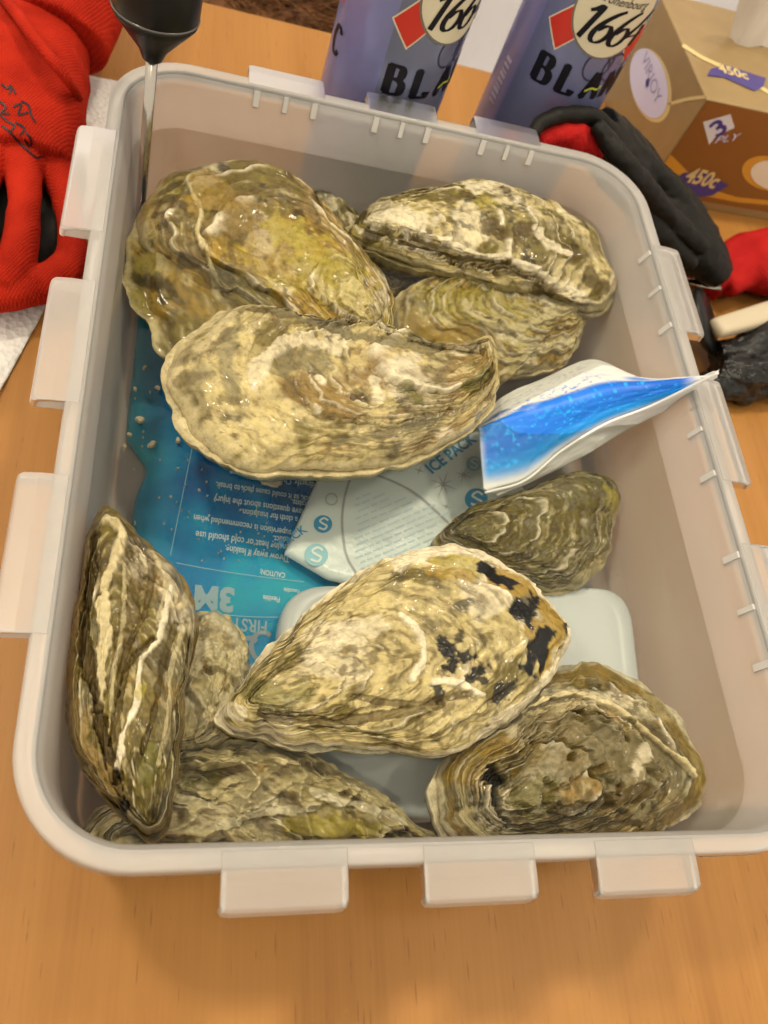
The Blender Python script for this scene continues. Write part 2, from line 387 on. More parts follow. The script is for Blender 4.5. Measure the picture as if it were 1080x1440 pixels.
def oyster(label, outline, umbo, z, tilt=(0, 0), H=.015, HL=.016, lower=None, seed=1, rings=9, step=.0022, frill=.024, fold=.0013,
           pal=('olive', 'cream', 'ochre'), dark=.35, greyness=.3, light=.0, strokes=(), edge='pale', rough=1., ruffle=0., stain=1., Ns=170, Nt=360, group='live oysters in the tub'):
    rng = np.random.RandomState(seed)
    P = np.array(outline, float); cpx = P.mean(0)
    c = at(cpx[0], cpx[1], z); n = np.array([tilt[0], tilt[1], 1.]); n /= np.linalg.norm(n)
    e1 = np.array([1., 0, 0]); e1 -= n * (e1 @ n); e1 /= np.linalg.norm(e1); e2 = np.cross(n, e1)
    def loc(Q): 
        W_ = np.array([onplane(x, y, c, n) for x, y in Q]) - c; return np.c_[W_ @ e1, W_ @ e2]
    mpp = np.linalg.norm(c - CL) / FOC            # metres per photo pixel here
    size = math.sqrt(np.ptp(loc(P)[:, 0]) * np.ptp(loc(P)[:, 1]))
    def shape(pts, Nt, k=1.):
        O = catmull(loc(pts), Nt, True)
        T = np.roll(O, -1, 0) - np.roll(O, 1, 0); nn = np.c_[T[:, 1], -T[:, 0]]; nn /= np.linalg.norm(nn, axis=1)[:, None]
        if (nn * (O - O.mean(0))).sum() < 0: nn = -nn
        q = O / size
        return O + nn * (size * frill * (fbm(q[:, 0] * 9, q[:, 1] * 9, 3.3, seed + int(k), 4) + .12 * noise(q[:, 0] * 38, q[:, 1] * 38, 1., seed)))[:, None]
    O = shape(P, Nt); u0 = loc([umbo])[0]
    def valve(O, Ns, Nt, Hh, sign, s_pow=.85):
        s = np.linspace(.0006, 1, Ns) ** s_pow; s = s[:, None]
        X = u0 + s[..., None] * (O[None] - u0)
        wx = fbm(X[..., 0] / size * 3, X[..., 1] / size * 3, 7.7, seed + 5, 3); wy = fbm(X[..., 0] / size * 3, X[..., 1] / size * 3, 2.2, seed + 9, 3)
        X = X + np.stack([wx, wy], -1) * (size * .06 * (s * (1 - s) * 2))[..., None]
        sg = np.broadcast_to(s, X.shape[:2])
        pts = X.reshape(-1, 2)
        sub_ = O[::2]; acc = np.zeros(len(pts)); eps = (1.5 * np.linalg.norm(np.diff(sub_, axis=0), axis=1).max()) ** 2
        for o in sub_: acc += 1 / ((pts[:, 0] - o[0]) ** 2 + (pts[:, 1] - o[1]) ** 2 + eps) ** 2
        D = (acc / len(sub_)) ** -.25; D = D.reshape(sg.shape); D = D - D[-1:, :] * sg ** 6; D = np.clip(D, 0, None); D /= D.max()
        dome = np.sqrt(np.clip(1 - (1 - np.clip(D, 0, 1)) ** 2.1, 0, 1)) * .75 + .25 * D
        q0, q1 = X[..., 0] / size, X[..., 1] / size
        ou, ov = np.broadcast_to(O[None, :, 0] / size, sg.shape), np.broadcast_to(O[None, :, 1] / size, sg.shape)
        # growth steps
        sw = sg + .045 * fbm(q0 * 5, q1 * 5, .5, seed + 2, 4) + .03 * noise(ou * 14, ov * 14, 0., seed + 3) * sg
        ring = np.sort(np.r_[0, rng.rand(rings) ** .75, 1.2]); idx = np.clip(np.searchsorted(ring, sw) - 1, 0, len(ring) - 2)
        k = np.clip((sw - ring[idx]) / np.maximum(ring[idx + 1] - ring[idx], .02), 0, 1)
        amp = (.35 + .9 * rng.rand(len(ring)))[idx] * (.45 + .75 * ss(-.5, .5, fbm(q0 * 4, q1 * 4, idx * 3.1, seed + 4, 2)))
        lip = k ** 2.2 * (1 - ss(.93, 1., k)); lipc = ss(.80, .93, k) * (1 - ss(.95, 1., k)); after = 1 - ss(0, .16, k)
        ed = ss(0, .10, 1 - sg)
        h = Hh * dome
        h = h + 1.5 * step * amp * (lip - .35) * (.35 + .65 * ed) * (dome > 0)
        fo = noise(ou * 9, ov * 9, 0., seed + 6) + .35 * noise(ou * 22, ov * 22, 5., seed + 7)
        h = h + fold * fo * sg ** 2
        gp = sw * 22 + 1.6 * fbm(q0 * 5, q1 * 5, 11., seed + 12, 3)
        gln = (1 - ss(.0, .22, np.abs(gp - np.round(gp)))) * ss(.0, .40, fbm(q0 * 4, q1 * 4, np.round(gp) * 1.7, seed + 13, 2))
        h = h + rough * (.0012 * fbm(q0 * 5, q1 * 5, 3., seed + 8, 3) + .0003 * fbm(q0 * 24, q1 * 24, 4., seed + 10, 3) - .00045 * gln
                         + .0004 * fbm(sg * 60 + 4 * q0, (ou + ov) * 5, idx * 2.7, seed + 11, 2)) * (.3 + .7 * ed)
        rf = 0
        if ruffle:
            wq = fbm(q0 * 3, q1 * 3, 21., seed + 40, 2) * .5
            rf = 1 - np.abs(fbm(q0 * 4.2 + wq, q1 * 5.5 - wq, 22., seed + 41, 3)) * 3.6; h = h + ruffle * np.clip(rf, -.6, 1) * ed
        tone = rng.uniform(-.22, .22, len(ring))[idx].ravel()
        # ---------------- pigment, and tone that follows steps and ruffles
        st_ = .2 + .8 * stain
        nv = lambda f, kk, o=4: fbm(q0 * f, q1 * f, kk, seed + 20, o).ravel()
        st = fbm(sg * 11 + 1.5 * q0, (ou) * 4, ov * 4, seed + 21, 4).ravel()
        col = np.tile(C_[pal[0]], (len(pts), 1))
        col = mixc(col, pal[1], ss(-.20, .12, nv(4.5, 1.) * .5 + st * 1.05 + light + tone))
        col = mixc(col, pal[2], .75 * ss(.05, .40, nv(5.5, 9.) + .3 * st))
        col = mixc(col, 'grey', min(1, 1.25 * greyness) * ss(.0, .28, nv(3.2, 15.) + .25 * nv(20, 4., 3)))
        col = mixc(col, 'olive', .8 * stain * ss(.16, .34, nv(3.8, 17., 5) + .15 * st)); col = mixc(col, 'white', .6 * ss(.22, .40, nv(4.2, 19., 5) + .2 * st + .4 * light))
        fine = fbm(sg * 46, ou * 6 + q0 * 3, ov * 6, seed + 22, 3).ravel()
        col = mixc(col, 'brown', .55 * st_ * ss(.16, .44, fine)); col = mixc(col, 'pale', .45 * ss(.14, .40, -fine))
        col = mixc(col, 'brown', .45 * st_ * gln.ravel())
        col = mixc(col, 'brown', .6 * stain * ss(.36, .48, nv(30, 80., 3) + .4 * nv(5, 81., 2)))
        if ruffle: col = mixc(col, 'pale', .75 * ss(.55, .9, rf).ravel()); col = mixc(col, 'brown', .7 * stain * ss(.1, .5, -rf).ravel())  # pale on the ruffle ridges, brown in the valleys
        ray_ = fbm(ou * 13, ov * 13, sg * 2.2 + idx * 1.3, seed + 23, 3).ravel()
        col = mixc(col, 'brown', dark * ss(.10, .38, ray_ + .35 * nv(8, 30.) - .1) * ss(.25, .5, sg.ravel()))
        col = mixc(col, 'dark', .75 * ss(.42, .60, nv(13, 40., 4) + .3 * nv(4, 50.) + dark * .12) * min(1, dark * 2))
        col = mixc(col, 'white', ((.95 if sign > 0 else .35) * lipc * ss(.2, .6, amp) * ss(-.35, .15, noise(ou * 7, ov * 7, idx * 1.9, seed + 24))).ravel())
        col = mixc(col, 'brown', (.45 * st_ * after * amp.clip(0, 1)).ravel())  # browner just outward of each growth step
        er = ss(.955, .985, (sg + .02 * noise(ou * 24, ov * 24, 0, seed + 25)).ravel())
        if edge: col = mixc(col, edge, er * .85)
        hs = np.zeros(len(pts))
        if sign > 0:
            wob = fbm(q0 * 18, q1 * 18, 60., seed + 30, 4).ravel(); wob2 = fbm(q0 * 34, q1 * 34, 61., seed + 31, 3).ravel()
            for kind, line, wd, a, hh in strokes:
                L_ = loc(line); L_ = catmull(L_, 40) if len(L_) > 2 else L_
                w_ = wd * mpp; d = seg_dist(pts, L_) + wob * w_ * .9 + (wob2 * w_ * .9 if kind == 'dark' else 0)
                mk_ = 1 - ss(.72, 1.0, d / w_)
                if kind: col = mixc(col, kind, a * mk_)
                hs += hh * mk_
        h = h + hs.reshape(h.shape) * (.2 + .8 * ed)
        col *= (1 + .16 * nv(30, 70., 3))[:, None]
        return X, h * sign, np.clip(col, .004, .9)
    X, h, col = valve(O, Ns, Nt, H, 1)
    def world(X, h): return c + X[..., 0, None] * e1 + X[..., 1, None] * e2 + h[..., None] * n
    root = thing('oyster', tuple(c), label, 'oyster', group)
    top = world(X, h).reshape(-1, 3)
    e_in = [(1.0, -.0011), (.97, -.0014), (.5, -.0014), (.001, -.0014)]
    rim = [world(u0 + q * (O - u0), np.full(Nt, dz) + h[-1] * (1 if q == 1. else .6)) for q, dz in e_in]
    V = np.vstack([top] + rim); F = grid_faces(Ns + 4, Nt, True)
    cc = np.vstack([col, np.tile(C_['pale'] * .8, (len(V) - len(col), 1))])
    mk('upper_valve', V, F, MSHELL, root, col=cc)
    nt = 220; ns = 56
    if lower is None:
        O2 = shape(P, nt, 7); O2 = O2.mean(0) + (O2 - O2.mean(0)) * 1.030
    else: O2 = shape(lower, nt)
    X2, h2, col2 = valve(O2, ns, nt, HL, -1, .7)
    bot = world(X2, h2 - .0022).reshape(-1, 3)
    if lower is not None:
        X3, h3, col3 = valve(O2, ns, nt, H * .35, 1, .7)
        V = np.vstack([bot, world(X3, h3 * 1.0 - .0016)[::-1].reshape(-1, 3)])
        mk('lower_valve', V, grid_faces(2 * ns, nt, True), MSHELL, root, col=np.vstack([col2, col3.reshape(ns, nt, 3)[::-1].reshape(-1, 3)]))
        return root
    rim = [world(u0 + q * (O2 - u0), np.full(nt, -.0016 - (1 - q) * .006) + h2[-1]) for q in (1., .96, .85, .001)]
    V = np.vstack([bot] + rim); F = grid_faces(ns + 4, nt, True); extra = np.vstack([col2[-nt:]] * 4)
    mk('lower_valve', V, F, MSHELL, root, col=np.vstack([col2, extra]))
    return root

# hidden one first, then the lower layer, then the ones on top
oyster('oyster wedged low between the two large far oysters, mostly hidden', [(430, 262), (470, 283), (505, 312), (560, 345), (592, 378), (578, 405), (540, 425), (500, 400), (455, 345), (425, 300)], (570, 395), .056, (0, 0), .010, .012, seed=91, pal=('grey', 'olive', 'cream'), greyness=.6, Ns=80, Nt=220)

oyster('broad cream oyster lying underneath the long far right oyster', z4([(128, 352), (148, 312), (185, 284), (235, 262), (300, 250), (380, 262), (450, 280), (530, 310), (600, 345), (614, 378), (602, 420), (578, 460), (560, 490), (505, 505), (450, 512), (400, 536), (350, 540), (270, 500), (210, 452), (165, 435), (140, 405)]),
       z4([(575, 350)])[0], .066, (.05, -.12), .012, .018, seed=23, rings=8, pal=('ochre', 'cream', 'yellow'), dark=.15, greyness=.15, light=.15,
       strokes=[('pale', z4([(290, 370), (310, 400), (400, 430), (500, 400), (560, 375)]), 7, .8, .0014), ('brown', z4([(290, 420), (330, 432), (360, 440)]), 14, .5, -.0005), ('ochre', z4([(170, 400), (230, 430), (300, 440)]), 18, .6, 0)])

oyster('long pale green oyster at the far right, resting on another oyster', z4([(15, 160), (45, 125), (80, 102), (130, 76), (200, 60), (260, 48), (330, 34), (385, 36), (440, 50), (500, 75), (540, 95), (580, 125), (620, 152), (650, 182), (664, 215), (682, 245), (694, 280), (690, 312), (670, 345), (645, 357), (610, 352), (570, 335), (520, 320), (460, 310), (400, 300), (340, 280), (270, 262), (200, 245), (150, 225), (100, 207), (50, 188)]),
       z4([(60, 150)])[0], .084, (.02, -.22), .0135, .020, seed=37, rings=8, step=.0026, pal=('olive', 'cream', 'yellow'), dark=.45, greyness=.2, light=.12,
       strokes=[('brown', z4([(60, 182), (150, 202), (230, 222), (330, 258), (430, 280), (520, 312)]), 7, .75, -.0012), ('white', z4([(70, 170), (200, 196), (330, 240), (430, 262), (520, 300), (600, 335)]), 4, .7, .0010),
                ('white', z4([(80, 130), (130, 150), (180, 160)]), 20, .75, .0004), ('white', z4([(310, 70), (350, 62)]), 12, .8, 0), ('brown', z4([(345, 180), (365, 195)]), 11, .8, -.0006), ('brown', z4([(425, 185), (465, 195)]), 12, .85, -.0008),
                ('brown', z4([(255, 105), (300, 100)]), 8, .7, -.0004), ('brown', z4([(560, 235), (580, 245)]), 13, .7, 0), ('brown', z4([(600, 290), (640, 320)]), 13, .8, 0), ('brown', z4([(390, 85), (400, 110)]), 7, .7, 0), ('white', z4([(470, 190), (490, 215), (540, 240)]), 8, .8, .0006)])

oyster('big round ochre oyster with brown streaks at the far left', z3([(762, 400), (742, 345), (700, 280), (650, 215), (600, 160), (545, 112), (500, 70), (440, 36), (350, 22), (300, 30), (220, 35), (160, 50), (120, 90), (96, 140), (88, 195), (100, 245), (165, 300), (215, 345), (285, 372), (330, 420), (420, 460), (560, 500), (690, 520), (765, 480)]),
       z3([(715, 470)])[0], .074, (-.10, -.10), .0155, .022, seed=52, rings=5, step=.0030, pal=('ochre', 'tan', 'yellow'), dark=.5, greyness=.10,
       lower=z3([(762, 420), (742, 365), (650, 235), (545, 132), (440, 56), (220, 55), (120, 110), (62, 215), (50, 290), (52, 380), (75, 412), (108, 445), (115, 492), (148, 532), (230, 540), (420, 520), (690, 530), (765, 500)]),
       strokes=[('brown', z3([(135, 155), (215, 150)]), 8, .85, 0), ('brown', z3([(128, 190), (205, 188)]), 8, .85, 0), ('brown', z3([(150, 122), (205, 112)]), 7, .8, 0), ('brown', z3([(165, 90), (225, 80)]), 7, .7, 0), ('brown', z3([(140, 225), (200, 222)]), 6, .7, 0),
                ('brown', z3([(205, 305), (270, 330)]), 8, .8, 0), ('pale', z3([(330, 40), (250, 82), (214, 110), (232, 160), (255, 205), (243, 245), (268, 310), (300, 395)]), 4, .9, .0016), ('ochre', z3([(250, 110), (270, 170), (300, 180)]), 26, .6, 0),
                ('tan', z3([(340, 220), (400, 250), (440, 300)]), 45, .5, .0005), ('yellow', z3([(460, 240), (480, 260)]), 25, .6, 0), ('yellow', z3([(540, 310), (600, 370), (640, 410)]), 36, .5, .0006), ('brown', z3([(470, 75), (480, 105)]), 9, .8, 0), ('brown', z3([(545, 140), (560, 165)]), 8, .8, 0),
                ('brown', z3([(600, 175), (640, 230), (680, 290)]), 7, .7, -.0006), ('dark', z3([(300, 60), (312, 78)]), 6, .7, 0), ('ochre', z3([(100, 180), (110, 120), (160, 70)]), 16, .5, 0), ('grey', z3([(310, 345), (340, 380), (420, 420)]), 20, .5, 0)])

oyster('large kidney-shaped cream oyster lying across the middle of the tub', z3([(158, 590), (182, 520), (230, 470), (300, 420), (380, 410), (450, 424), (520, 440), (565, 466), (640, 482), (700, 498), (770, 515), (860, 524), (930, 514), (985, 490), (1016, 488), (1032, 530), (1038, 590), (1030, 640), (1000, 690), (950, 732), (880, 776), (800, 812), (700, 832), (600, 840), (500, 834), (430, 846), (380, 836), (320, 812), (260, 776), (215, 726), (188, 670), (165, 625)]),
       z3([(985, 560)])[0], .088, (0, -.05), .0145, .024, seed=64, rings=10, step=.0030, pal=('tan', 'cream', 'cream'), dark=.30, greyness=.5, light=.06,
       strokes=[('white', z3([(380, 660), (395, 610), (440, 560), (520, 540), (600, 560)]), 12, .6, .0008), ('grey', z3([(470, 600), (540, 600)]), 22, .7, -.0006), ('grey', z3([(320, 520), (310, 600), (330, 660)]), 14, .6, 0), ('brown', z3([(190, 560), (260, 530), (300, 500)]), 13, .45, 0),
                ('brown', z3([(195, 620), (270, 625)]), 10, .5, 0), ('brown', z3([(390, 435), (430, 445)]), 11, .7, 0), ('grey', z3([(460, 445), (600, 490), (700, 520), (850, 535)]), 16, .8, -.0012), ('brown', z3([(640, 685), (660, 690)]), 9, .8, -.0006), ('moss', z3([(770, 660), (800, 690)]), 10, .7, 0),
                ('white', z3([(690, 650), (700, 690)]), 9, .7, .0004), ('white', z3([(800, 575), (750, 610)]), 14, .6, 0), ('moss', z3([(940, 650), (990, 620)]), 12, .7, 0), ('pale', z3([(330, 450), (300, 480), (240, 540)]), 8, .6, .0006), ('grey', z3([(600, 790), (720, 770), (850, 730)]), 7, .6, -.0006), ('white', z3([(545, 640), (550, 645)]), 7, .9, .0012), ('white', z3([(540, 715), (545, 720)]), 6, .8, .001)])

oyster('small dark mossy oyster sunk below the blue and white sachet', z7([(115, 242), (150, 206), (200, 165), (260, 138), (330, 120), (400, 95), (470, 66), (540, 55), (600, 68), (636, 100), (642, 150), (626, 205), (616, 262), (600, 310), (560, 352), (520, 386), (450, 398), (370, 380), (280, 340), (190, 300), (135, 270)]),
       z7([(150, 240)])[0], .055, (0, -.1), .0135, .018, seed=71, rings=9, pal=('olive', 'grey', 'moss'), dark=.35, greyness=.5, light=-.05,
       strokes=[('yellow', z7([(585, 130), (600, 160)]), 14, .6, 0), ('pale', z7([(230, 200), (300, 150), (420, 110)]), 3, .4, .0006), ('pale', z7([(500, 380), (570, 320), (600, 300)]), 5, .5, .0005)])

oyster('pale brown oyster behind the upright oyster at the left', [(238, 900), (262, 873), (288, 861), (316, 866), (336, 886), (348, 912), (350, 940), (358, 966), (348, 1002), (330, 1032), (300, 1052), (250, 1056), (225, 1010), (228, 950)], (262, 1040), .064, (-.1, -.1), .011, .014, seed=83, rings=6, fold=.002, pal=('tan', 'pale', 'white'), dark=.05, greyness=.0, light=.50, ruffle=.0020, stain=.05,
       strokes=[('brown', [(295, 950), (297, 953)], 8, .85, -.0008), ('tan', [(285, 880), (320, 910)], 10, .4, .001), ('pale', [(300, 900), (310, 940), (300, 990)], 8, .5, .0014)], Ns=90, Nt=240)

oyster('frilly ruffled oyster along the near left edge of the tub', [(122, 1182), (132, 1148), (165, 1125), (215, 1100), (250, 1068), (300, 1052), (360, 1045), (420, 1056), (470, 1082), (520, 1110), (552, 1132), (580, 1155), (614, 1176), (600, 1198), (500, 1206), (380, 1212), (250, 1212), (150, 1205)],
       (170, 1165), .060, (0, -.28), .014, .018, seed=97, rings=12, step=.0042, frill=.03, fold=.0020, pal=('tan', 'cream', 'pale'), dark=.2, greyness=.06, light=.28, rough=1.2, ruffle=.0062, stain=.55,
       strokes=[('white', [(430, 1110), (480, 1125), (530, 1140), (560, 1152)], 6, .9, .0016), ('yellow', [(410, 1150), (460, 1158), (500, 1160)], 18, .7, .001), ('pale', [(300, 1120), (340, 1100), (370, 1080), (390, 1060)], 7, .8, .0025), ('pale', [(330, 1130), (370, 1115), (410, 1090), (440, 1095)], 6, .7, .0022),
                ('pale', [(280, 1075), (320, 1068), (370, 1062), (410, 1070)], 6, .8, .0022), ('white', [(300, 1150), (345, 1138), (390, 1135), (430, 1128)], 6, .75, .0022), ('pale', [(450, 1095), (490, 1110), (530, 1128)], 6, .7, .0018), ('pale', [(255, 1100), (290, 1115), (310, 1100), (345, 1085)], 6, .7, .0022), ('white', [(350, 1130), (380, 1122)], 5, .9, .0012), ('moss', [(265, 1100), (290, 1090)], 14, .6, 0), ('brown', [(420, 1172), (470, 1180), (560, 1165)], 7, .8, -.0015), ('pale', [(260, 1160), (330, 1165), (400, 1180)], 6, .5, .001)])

oyster('oyster standing on edge against the left wall of the tub', [(148, 715), (175, 730), (202, 760), (236, 790), (262, 825), (276, 870), (269, 920), (256, 970), (259, 1010), (250, 1060), (246, 1110), (236, 1155), (212, 1176), (190, 1162), (165, 1132), (130, 1092), (103, 1042), (94, 980), (97, 900), (108, 840), (118, 780), (130, 740)],
       (207, 1162), .080, (-.05, -.02), .021, .026, seed=44, rings=5, step=.0028, fold=.0015, frill=.016, pal=('olive', 'grey', 'tan'), dark=.35, greyness=.25, light=-.12, edge='tan', Nt=360,
       strokes=[('pale', [(150, 752), (172, 775), (170, 800), (154, 850), (150, 900), (150, 955), (143, 1011)], 9, .9, .0016), ('brown', [(135, 770), (132, 830), (122, 900), (135, 983), (155, 1067), (168, 1103)], 8, .9, -.0034),
                ('white', [(240, 850), (230, 900), (222, 925), (203, 947), (197, 978), (192, 1017), (175, 1055), (169, 1094)], 4.5, .98, .0012), ('brown', [(215, 925), (185, 960), (170, 1010), (160, 1060)], 5, .7, -.0016), ('dark', [(167, 1100), (173, 1132), (180, 1145)], 5, .9, -.004),  # the dark stroke colours in the shade of the crevice
                ('tan', [(112, 850), (102, 930), (108, 1020), (140, 1085), (170, 1125)], 9, .7, .001), ('brown', [(190, 790), (195, 850), (180, 920), (175, 960)], 11, .5, -.0014), ('moss', [(215, 1070), (205, 1110)], 13, .8, .001), ('pale', [(262, 840), (255, 870), (240, 880)], 5, .8, .001), ('grey', [(235, 1000), (225, 1060)], 12, .5, 0), ('pale', [(215, 790), (232, 850), (222, 900)], 3, .6, .0008), ('brown', [(180, 760), (212, 820), (205, 890), (180, 940), (168, 1000)], 4, .7, -.0010), ('pale', [(178, 830), (176, 900), (166, 960), (160, 1020)], 3, .5, .0006), ('brown', [(245, 900), (228, 960), (215, 1030), (195, 1090)], 4, .7, -.0012), ('pale', [(258, 900), (240, 960), (236, 1030), (222, 1090)], 3, .5, .0008), ('tan', [(120, 790), (112, 850), (110, 920)], 7, .6, .0006), ('yellow', [(200, 990), (196, 1000)], 6, .6, 0)])

oyster('rough grey-brown oyster in the near right corner of the tub', [(613, 1112), (624, 1075), (650, 1045), (700, 1010), (740, 972), (782, 940), (830, 933), (862, 944), (900, 962), (940, 998), (966, 1030), (986, 1070), (991, 1100), (982, 1130), (956, 1152), (920, 1172), (890, 1187), (800, 1200), (720, 1200), (660, 1195), (625, 1162)],
       (692, 1135), .070, (.02, -.06), .0135, .020, seed=58, rings=9, step=.0034, pal=('tan', 'grey', 'ochre'), dark=.3, greyness=.55, light=.04, rough=1.5, edge='white',
       strokes=[('ochre', [(760, 955), (830, 950), (900, 985), (950, 1040), (975, 1090), (965, 1130)], 22, .45, -.0024), ('grey', [(720, 1090), (770, 1050), (830, 1070), (860, 1100)], 44, .7, .0042), ('pale', [(700, 1015), (770, 985), (830, 1000), (880, 1035), (930, 1080), (950, 1100)], 4, .85, .0028),
                ('dark', [(672, 1090), (680, 1130), (690, 1160)], 9, .95, -.006), ('pale', [(640, 1150), (660, 1175), (680, 1185)], 9, .7, .001), ('moss', [(705, 1130), (740, 1115)], 18, .5, .001), ('white', [(860, 1095), (875, 1065)], 8, .6, .0005), ('brown', [(760, 1150), (830, 1130), (880, 1120)], 10, .8, -.0014), ('brown', [(720, 1165), (850, 1165)], 10, .6, 0),  # the dark stroke paints shade into the sunk cavity
                ('white', [(960, 1020), (966, 1026)], 11, .85, 0), ('grey', [(800, 1020), (830, 1050)], 16, .6, .001), ('brown', [(775, 1010), (830, 1020), (850, 1050)], 5, .7, -.0012), ('pale', [(740, 1010), (800, 1000)], 5, .6, .0008)])

oyster('cream oyster with bold black patches in the near centre', [(310, 1006), (342, 966), (370, 925), (410, 885), (450, 850), (500, 815), (555, 785), (610, 769), (660, 774), (706, 794), (746, 822), (776, 855), (798, 890), (791, 922), (770, 960), (736, 996), (700, 1022), (660, 1046), (610, 1059), (560, 1052), (500, 1052), (430, 1047), (370, 1032), (325, 1020)],
       (352, 990), .086, (.02, -.10), .0155, .022, seed=31, rings=10, step=.0030, pal=('olive', 'cream', 'cream'), dark=.28, greyness=.10, light=.30, edge='white',
       strokes=[('ochre', [(690, 830), (740, 840), (760, 880), (745, 920)], 34, .85, -.0008), ('yellow', [(600, 800), (650, 812)], 20, .6, 0), ('ochre', [(590, 818), (640, 826)], 9, .6, 0), ('dark', z7([(225, 362), (260, 385), (295, 398)]), 12, 1, -.0003), ('dark', z7([(318, 485), (345, 470), (372, 448)]), 17, 1, -.0004), ('dark', z7([(348, 615), (360, 590), (385, 565)]), 21, 1, -.0004), ('dark', z7([(250, 715), (290, 690)]), 9, .9, 0),
                ('dark', z7([(85, 585), (110, 600)]), 15, .97, -.0004), ('dark', z7([(120, 630), (150, 620)]), 16, .97, -.0004), ('dark', z7([(175, 655), (200, 640)]), 15, .97, -.0004), ('dark', z7([(150, 675), (205, 680)]), 9, .9, 0), ('dark', z7([(140, 470), (155, 465)]), 8, .7, 0), ('dark', z7([(300, 338), (325, 340)]), 8, .9, 0), ('dark', z7([(475, 510), (470, 540)]), 6, .9, 0), ('dark', z7([(70, 700), (80, 715)]), 8, .9, 0), ('dark', z7([(130, 570), (135, 560)]), 9, .8, 0),
                ('white', z7([(-20, 340), (80, 300), (200, 295), (330, 340), (420, 420)]), 15, .95, .0006), ('white', [(797, 893), (780, 935), (740, 985), (690, 1020)], 9, .85, .0006), ('white', z7([(60, 690), (130, 690), (200, 720)]), 6, .9, .0012), ('white', [(545, 880), (570, 910), (575, 940), (560, 965)], 6, .9, .0014), ('brown', [(360, 1010), (430, 1022), (520, 1015), (600, 1000)], 6, .7, -.0012), ('white', [(430, 930), (470, 905), (520, 890)], 14, .5, 0),
                ('moss', [(350, 975), (380, 990), (420, 990)], 14, .6, 0), ('brown', [(480, 990), (560, 1000), (640, 985)], 4, .6, -.0008), ('white', [(320, 1005), (335, 1012)], 9, .8, .0008)])
#@@PART2
# ================================================================== ICE PACKS
def text_mesh(body, shear=0., bold=0.):
    c = bpy.data.curves.new('t', 'FONT'); c.body = body; c.size = 1; c.shear = shear; c.offset = bold; c.resolution_u = 3
    o = bpy.data.objects.new('t', c); COL.objects.link(o); dg = bpy.context.evaluated_depsgraph_get()
    me = o.evaluated_get(dg).to_mesh(); V = np.array([v.co[:] for v in me.vertices]); F = [tuple(p.vertices) for p in me.polygons]
    o.evaluated_get(dg).to_mesh_clear(); bpy.data.objects.remove(o); bpy.data.curves.remove(c)
    V[:, 0] -= V[:, 0].min(); return V[:, :2], F
class Sheet:                                   # a face of something: plane point, normal and gentle waviness
    def __init__(s, c, n, off=.0004, wave=None):
        s.c = np.array(c, float); s.n = np.array(n, float); s.n /= np.linalg.norm(s.n); s.off = off; s.wave = wave
    def px(s, x, y): return onplane(x, y, s.c, s.n)
    def lift(s, W, k=1.): 
        W = np.asarray(W); h = s.off * k
        if s.wave is not None: h = h + s.wave(W)
        return W + (np.broadcast_to(h, (len(W),)))[:, None] * s.n
def text_on(sh, body, a, b, mat, parent, hs=1., shear=0., bold=0., name='printed_text', k=1., clip=None):
    V, F = text_mesh(body, shear, bold)
    A = sh.px(*a); B = sh.px(*b); X = B - A; L = np.linalg.norm(X); X /= L; Y = np.cross(sh.n, X); sc = L / V[:, 0].max()
    W = A + V[:, :1] * sc * X + V[:, 1:] * sc * hs * Y
    return mk(name, sh.lift(W, k), F, mat, parent, smooth=False)
def ribbon2(P, wd):
    P = np.asarray(P, float); T = np.gradient(P, axis=0); T /= np.maximum(np.linalg.norm(T, axis=1), 1e-9)[:, None]
    N = np.c_[-T[:, 1], T[:, 0]]; wd = np.broadcast_to(wd, (len(P),))[:, None] / 2
    return np.vstack([P + N * wd, P - N * wd]), [(i, i + 1, len(P) + i + 1, len(P) + i) for i in range(len(P) - 1)]
def line_on(sh, pxs, wpx, mat, parent, name='printed_line', k=1., n=None):
    P = catmull(np.array(pxs, float), n or max(2, len(pxs) * 8)) if len(pxs) > 2 else np.array([np.array(pxs[0]) + (np.array(pxs[1]) - np.array(pxs[0])) * t for t in np.linspace(0, 1, 12)], float)
    V, F = ribbon2(P, wpx); return mk(name, sh.lift([sh.px(*v) for v in V], k), F, mat, parent, smooth=False)
def poly_on(sh, pxs, mat, parent, name='printed_patch', k=1., smooth_n=0):
    P = catmull(np.array(pxs, float), smooth_n, True) if smooth_n else np.array(pxs, float)
    return mk(name, sh.lift([sh.px(*v) for v in P], k), [tuple(range(len(P)))], mat, parent, smooth=False)
def disc_px(cx, cy, rx, ry, rot=0, n=36):
    return [(cx + rx * math.cos(t) * math.cos(rot) - ry * math.sin(t) * math.sin(rot), cy + rx * math.cos(t) * math.sin(rot) + ry * math.sin(t) * math.cos(rot)) for t in np.linspace(0, 2 * math.pi, n, endpoint=False)]

